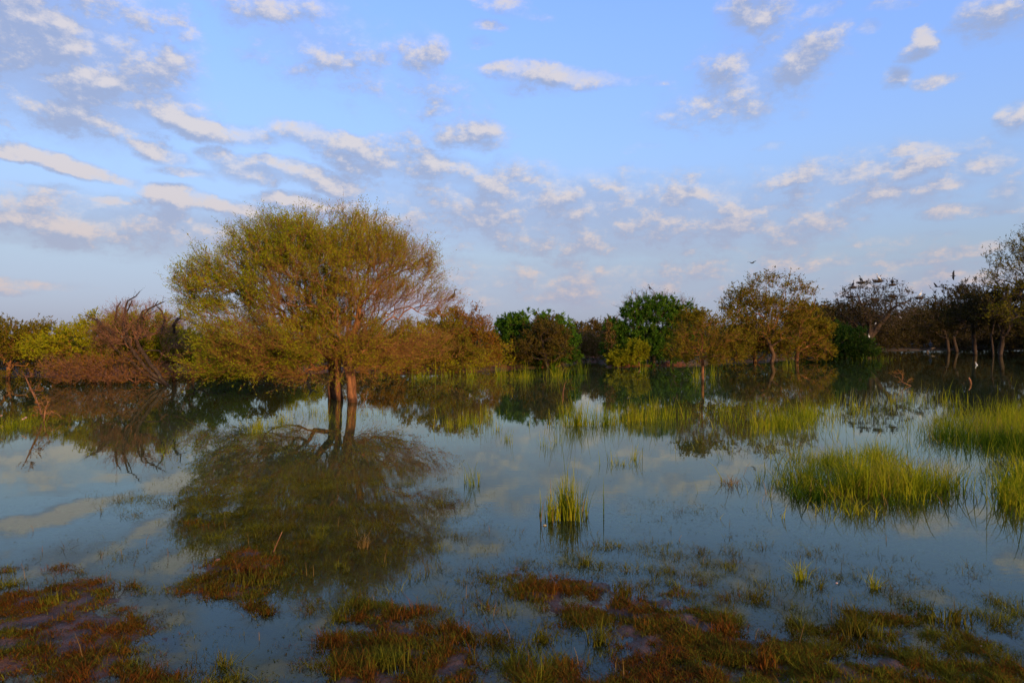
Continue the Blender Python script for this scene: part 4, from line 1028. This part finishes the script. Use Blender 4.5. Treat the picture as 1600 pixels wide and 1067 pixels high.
    # pale blossoms at the left edge
    for i, (px, py) in enumerate([(36,655),(40,653),(2,650),(3,667)]):
        g = np.random.default_rng(i); x, y = G(px, 668); c = P(px, py, y)
        k = 12; d = unit(g.normal(size=(k, 3))+[0, 0, .6]); C = np.tile(c, (k, 1)); V, Q = leafquads(C-c, d, np.full(k, .028), np.full(k, .018), g)
        stem, q2 = tubes(np.array([[0, 0, -c[2]]]), np.array([[0., 0, 0]]), np.array([.005]), np.array([.004]), np.array([[0, 0, 1.]]), np.array([[0, 0, 1.]]), 4)
        lab = ["pale pink blossom left of the dead shrub's foot", "paler blossom touching it just to the right", "pale blossom at the very left edge, the upper one", "pale blossom at the very left edge, the lower one"][i]
        e = empty("marsh_flower", c, lab, "flower"); obj("petals", mesh_np("petals", V, Q, False), M['petal'], e); obj("stem", mesh_np("stem", stem, q2), M['grass'], e)
build_sticks()

# ------------------------------------------------------------------ birds and nests
def lathe_path(pts, rads, K=9, sq=1.0):
    pts = np.array(pts, float); n = len(pts); V = []
    for i in range(n):
        d = pts[min(i+1, n-1)]-pts[max(i-1, 0)]; d = d/np.linalg.norm(d)
        a = np.cross(d, (0, 1, 0)); a /= max(np.linalg.norm(a), 1e-6); b = np.cross(d, a)
        for k in range(K):
            th = 2*math.pi*k/K; V.append(pts[i]+(a*math.cos(th)+b*math.sin(th)*sq)*rads[i])
    Q = [[i*K+k, i*K+(k+1) % K, (i+1)*K+(k+1) % K, (i+1)*K+k] for i in range(n-1) for k in range(K)]
    V.append(pts[0]); V.append(pts[-1]); c = n*K
    T = [[c, (k+1) % K, k] for k in range(K)]+[[c+1, (n-1)*K+k, (n-1)*K+(k+1) % K] for k in range(K)]
    return np.array(V), [np.array(Q), np.array(T)]
MB = {}
def bird_meshes():
    # perched long-necked bird, 0.75 m tall, facing +x; origin at the feet
    V, Fc = lathe_path([(-.16,0,.16),(-.10,0,.20),(0,0,.28),(.07,0,.36),(.10,0,.43),(.08,0,.52),(.10,0,.60),(.14,0,.645),(.19,0,.65),(.215,0,.645)],
                       [.02,.06,.10,.085,.045,.028,.026,.038,.032,.010])
    MB['body'] = mesh_np("body", V, Fc)
    V, Fc = lathe_path([(.20,0,.648),(.26,0,.640),(.33,0,.625)], [.014,.010,.003], 6); MB['beak'] = mesh_np("beak", V, Fc)
    V, Fc = lathe_path([(-.13,0,.19),(-.22,0,.12),(-.30,0,.05)], [.030,.035,.012], 7, 1.8); MB['tail'] = mesh_np("tail", V, Fc)
    for s in (-1, 1):
        V, Fc = lathe_path([(.05,.085*s,.38),(-.02,.105*s,.29),(-.12,.085*s,.19),(-.20,.05*s,.12)], [.03,.055,.045,.01], 7, .45); MB['wing%d' % s] = mesh_np("wing", V, Fc)
        V, Fc = lathe_path([(.0,.035*s,.20),(.015,.035*s,.10),(.0,.035*s,0),(.04,.035*s,-.01)], [.016,.009,.009,.005], 6); MB['leg%d' % s] = mesh_np("leg", V, Fc)
    # flying bird: wings spread
    V, Fc = lathe_path([(-.30,0,0),(-.16,0,0),(0,0,0),(.14,0,.01),(.28,0,.02),(.36,0,.02)], [.01,.05,.075,.05,.03,.01]); MB['fbody'] = mesh_np("body", V, Fc)
    V, Fc = lathe_path([(.35,0,.02),(.45,0,.01)], [.012,.003], 6); MB['fbeak'] = mesh_np("beak", V, Fc)
    for s in (-1, 1):
        a = np.array([(.12,.04*s,.02),(-.12,.04*s,.02),(.14,.35*s,.16),(-.10,.35*s,.15),(-.02,.68*s,.20),(-.10,.66*s,.195)]); b = a-[0, 0, .018]
        V = np.vstack([a, b]); Q = np.array([[0,2,3,1],[2,4,5,3],[6,7,9,8],[8,9,11,10],[0,6,8,2],[2,8,10,4],[1,3,9,7],[3,5,11,9],[4,10,11,5],[0,1,7,6]])
        MB['fwing%d' % s] = mesh_np("wing", V, Q, False)
    # seated (floating or on the nest) reuses body without legs
bird_meshes()
for k in list(MB): pass
def bird(label, loc, rz, col, sc=1.0, flying=False, legs=True, name=None, tilt=0):
    nm = name or ("flying_bird" if flying else ("white_bird" if col == 'white' else "dark_bird"))
    o = empty(nm, loc, label, "bird", "birds over and in the trees"); o.rotation_euler = (tilt, 0, rz); o.scale = (sc,)*3
    def part(n, key, m):
        me = MB[key]; kk = key+m
        if kk not in MB: MB[kk] = me.copy(); MB[kk].materials.clear(); MB[kk].materials.append(M[m])
        p = bpy.data.objects.new(n, MB[kk]); COL.objects.link(p); p.parent = o
    if flying:
        part("body", 'fbody', col); part("beak", 'fbeak', 'beakdark'); part("wing", 'fwing-1', col); part("wing", 'fwing1', col)
    else:
        part("body", 'body', col); part("beak", 'beak', 'beak' if col == 'white' else 'beakdark'); part("tail", 'tail', col)
        part("wing", 'wing-1', col); part("wing", 'wing1', col)
        if legs: part("leg", 'leg-1', 'leg'); part("leg", 'leg1', 'leg')
    return o
def near(key, px, py):
    """the twig of a tree nearest a line of sight, and on top of what is there"""
    N = NODES[key]; a = 800+F*N[:, 0]/N[:, 1]; b = HY-F*(N[:, 2]-CAMH)/N[:, 1]
    return N[np.argmin((a-px)**2+(b-py)**2)]
def nest(label, key, px, py, r=.42, seed=0):
    g = np.random.default_rng(seed); c = near(key, px, py)
    o = empty("stick_nest", c, label, "nest", "stick nests in the drowned trees")
    n = 170; a = g.uniform(0, 6.28, n); rr_ = r*g.uniform(.35, 1.0, n); z = g.uniform(-.5, .5, n)*r*.45+ (rr_/r)*.10*r
    B = np.stack([rr_*np.cos(a), rr_*np.sin(a), z], -1); d = unit(np.stack([-np.sin(a)+g.normal(size=n)*.35, np.cos(a)+g.normal(size=n)*.35, g.normal(size=n)*.16], -1)); L = r*g.uniform(.5, 1.1, n)
    V, T = spikes(B-d*L[:, None]*.5, B+d*L[:, None]*.5, np.full(n, .016))
    k = obj("sticks", mesh_np("sticks", V, T), M['twigdark'], o); k['kind'] = 'stuff'
    V, Fc = lathe_path([(0,0,-.30*r),(0,0,-.22*r),(0,0,.0),(0,0,.12*r),(0,0,.02*r)], [.05*r,.5*r,.78*r,.74*r,.2*r], 12); obj("bowl", mesh_np("bowl", V, Fc), M['twigdark'], o)
    return np.array(c)+[0, 0, .12*r]
def build_birds():
    ns = [("stick nest at the far upper left of the nesting tree", 1328, 443),("stick nest on the crown's left peak of the nesting tree", 1346, 439),("pinkish stick nest at the very top of the nesting tree", 1373, 441),
          ("stick nest right of the topmost one in the nesting tree", 1397, 450),("stick nest at the right end of the nesting tree's crown", 1434, 459),("stick nest lower in the middle of the nesting tree", 1396, 464),
          ("stick nest low on the left side of the nesting tree", 1330, 466),("stick nest in the heart of the nesting tree", 1368, 470)]
    tops = []
    for i, (lab, x, y) in enumerate(ns): tops.append(nest(lab, 'nest', x, y, .40+.06*(i % 3), 400+i))
    labs = ["dark bird sitting on the far upper left nest","dark bird standing on the left peak nest","white-breasted bird on the topmost nest","dark bird on the nest right of the top","pale bird standing on the rightmost nest"]
    for i, (lab, c) in enumerate(zip(labs, ['black','black','white','black','white'])): bird(lab, tops[i], R(40+70*i), c, 1.1)
    P_ = [('nest',1352,441,'black',"dark bird perched beside the left peak nest"),('nest',1379,451,'black',"dark bird below the topmost nest"),('nest',1415,456,'black',"dark bird between the right nests"),
          ('nest',1432,474,'black',"dark bird low at the right end of the nesting tree"),('nest',1368,508,'white',"white bird on a limb inside the nesting tree"),('nest',1406,500,'white',"white bird low on the right limbs of the nesting tree"),
          ('nest',1345,484,'black',"dark bird on an inner twig of the nesting tree"),('w1',1465,462,'black',"dark bird on the left shoulder of the drowned tree"),('w1',1486,455,'black',"second dark bird on the drowned tree's left crown"),
          ('w1',1512,434,'black',"dark bird on top of the drowned tree"),('w1',1478,470,'black',"dark bird inside the drowned tree's left crown"),('w2',1535,433,'black',"dark bird high on the tree with the tall dark trunk"),
          ('w2',1500,458,'black',"dark bird on the left edge of the tree with the tall dark trunk"),('w2',1513,502,'white',"white bird deep in the tree with the tall dark trunk"),
          ('r5',926,500,'black',"leftmost dark bird on the dusky brown tree"),('r5',934,502,'black',"dark bird next from the left on the dusky brown tree"),('r5',948,499,'black',"dark bird in the middle of the row on the dusky brown tree"),
          ('r5',956,497,'black',"dark bird right of the row's middle on the dusky brown tree"),('r5',964,494,'black',"rightmost dark bird on the dusky brown tree"),('r5',934,515,'white',"upper white bird in the dusky brown tree"),
          ('r5',937,530,'white',"lower white bird in the dusky brown tree"),('r5',970,503,'white',"white bird at the right shoulder of the dusky brown tree"),('r4',901,504,'white',"left pale bird on the pale treetop"),('r4',912,512,'white',"right pale bird on the pale treetop"),
          ('r6',1021,446,'black',"dark bird on the highest twig of the grey bare tree"),('r6',978,453,'white',"pale bird at the left tip of the grey bare tree"),
          ('main',714,457,'black',"small dark bird at the right tip of the big acacia")]
    for i, (k, x, y, c, lab) in enumerate(P_): bird(lab, near(k, x, y), R((i*97) % 360), c, .5 if k == 'main' else (.8 if c == 'black' else .55))
    bird("white bird clinging low on the nesting tree's trunk", P(1358, 528, 71.6), R(80), 'white', .6)
    bird("dark bird flying alone high over the flat-topped tree", P(1175, 411, 45), R(30), 'black', .55, True)
    bird("dark bird flying left of the big acacia's crown", P(273, 436, 22), R(200), 'black', .32, True, tilt=.3)
    bird("dark bird flying above the gap right of the nesting tree", P(1464, 448, 80), R(110), 'black', 1.0, True, tilt=.4)
    bird("dark bird hovering high above the drowned trees", P(1490, 431, 80), R(150), 'black', .9, True, tilt=1.1)
    bird("dark bird flying low over the dusky brown tree's left side", P(921, 503.5, 58), R(20), 'black', .6, True)
    bird("pale bird standing on the low branch in the far right water", P(1454, 544, 90)+[0, 0, .1], R(60), 'black', 1.5)
    Y = 30; bird("black and white bird sitting beside the dark stump", P(476, 586, Y), R(160), 'black', .5)
    Y = CAMH*F/(570.5-HY); a = P(1526, 570, Y)
    bird("pale grey bird swimming in open water at the far right", (a[0], Y, -.08), R(180), 'white', .42, legs=False, name="swimming_bird")
build_birds()
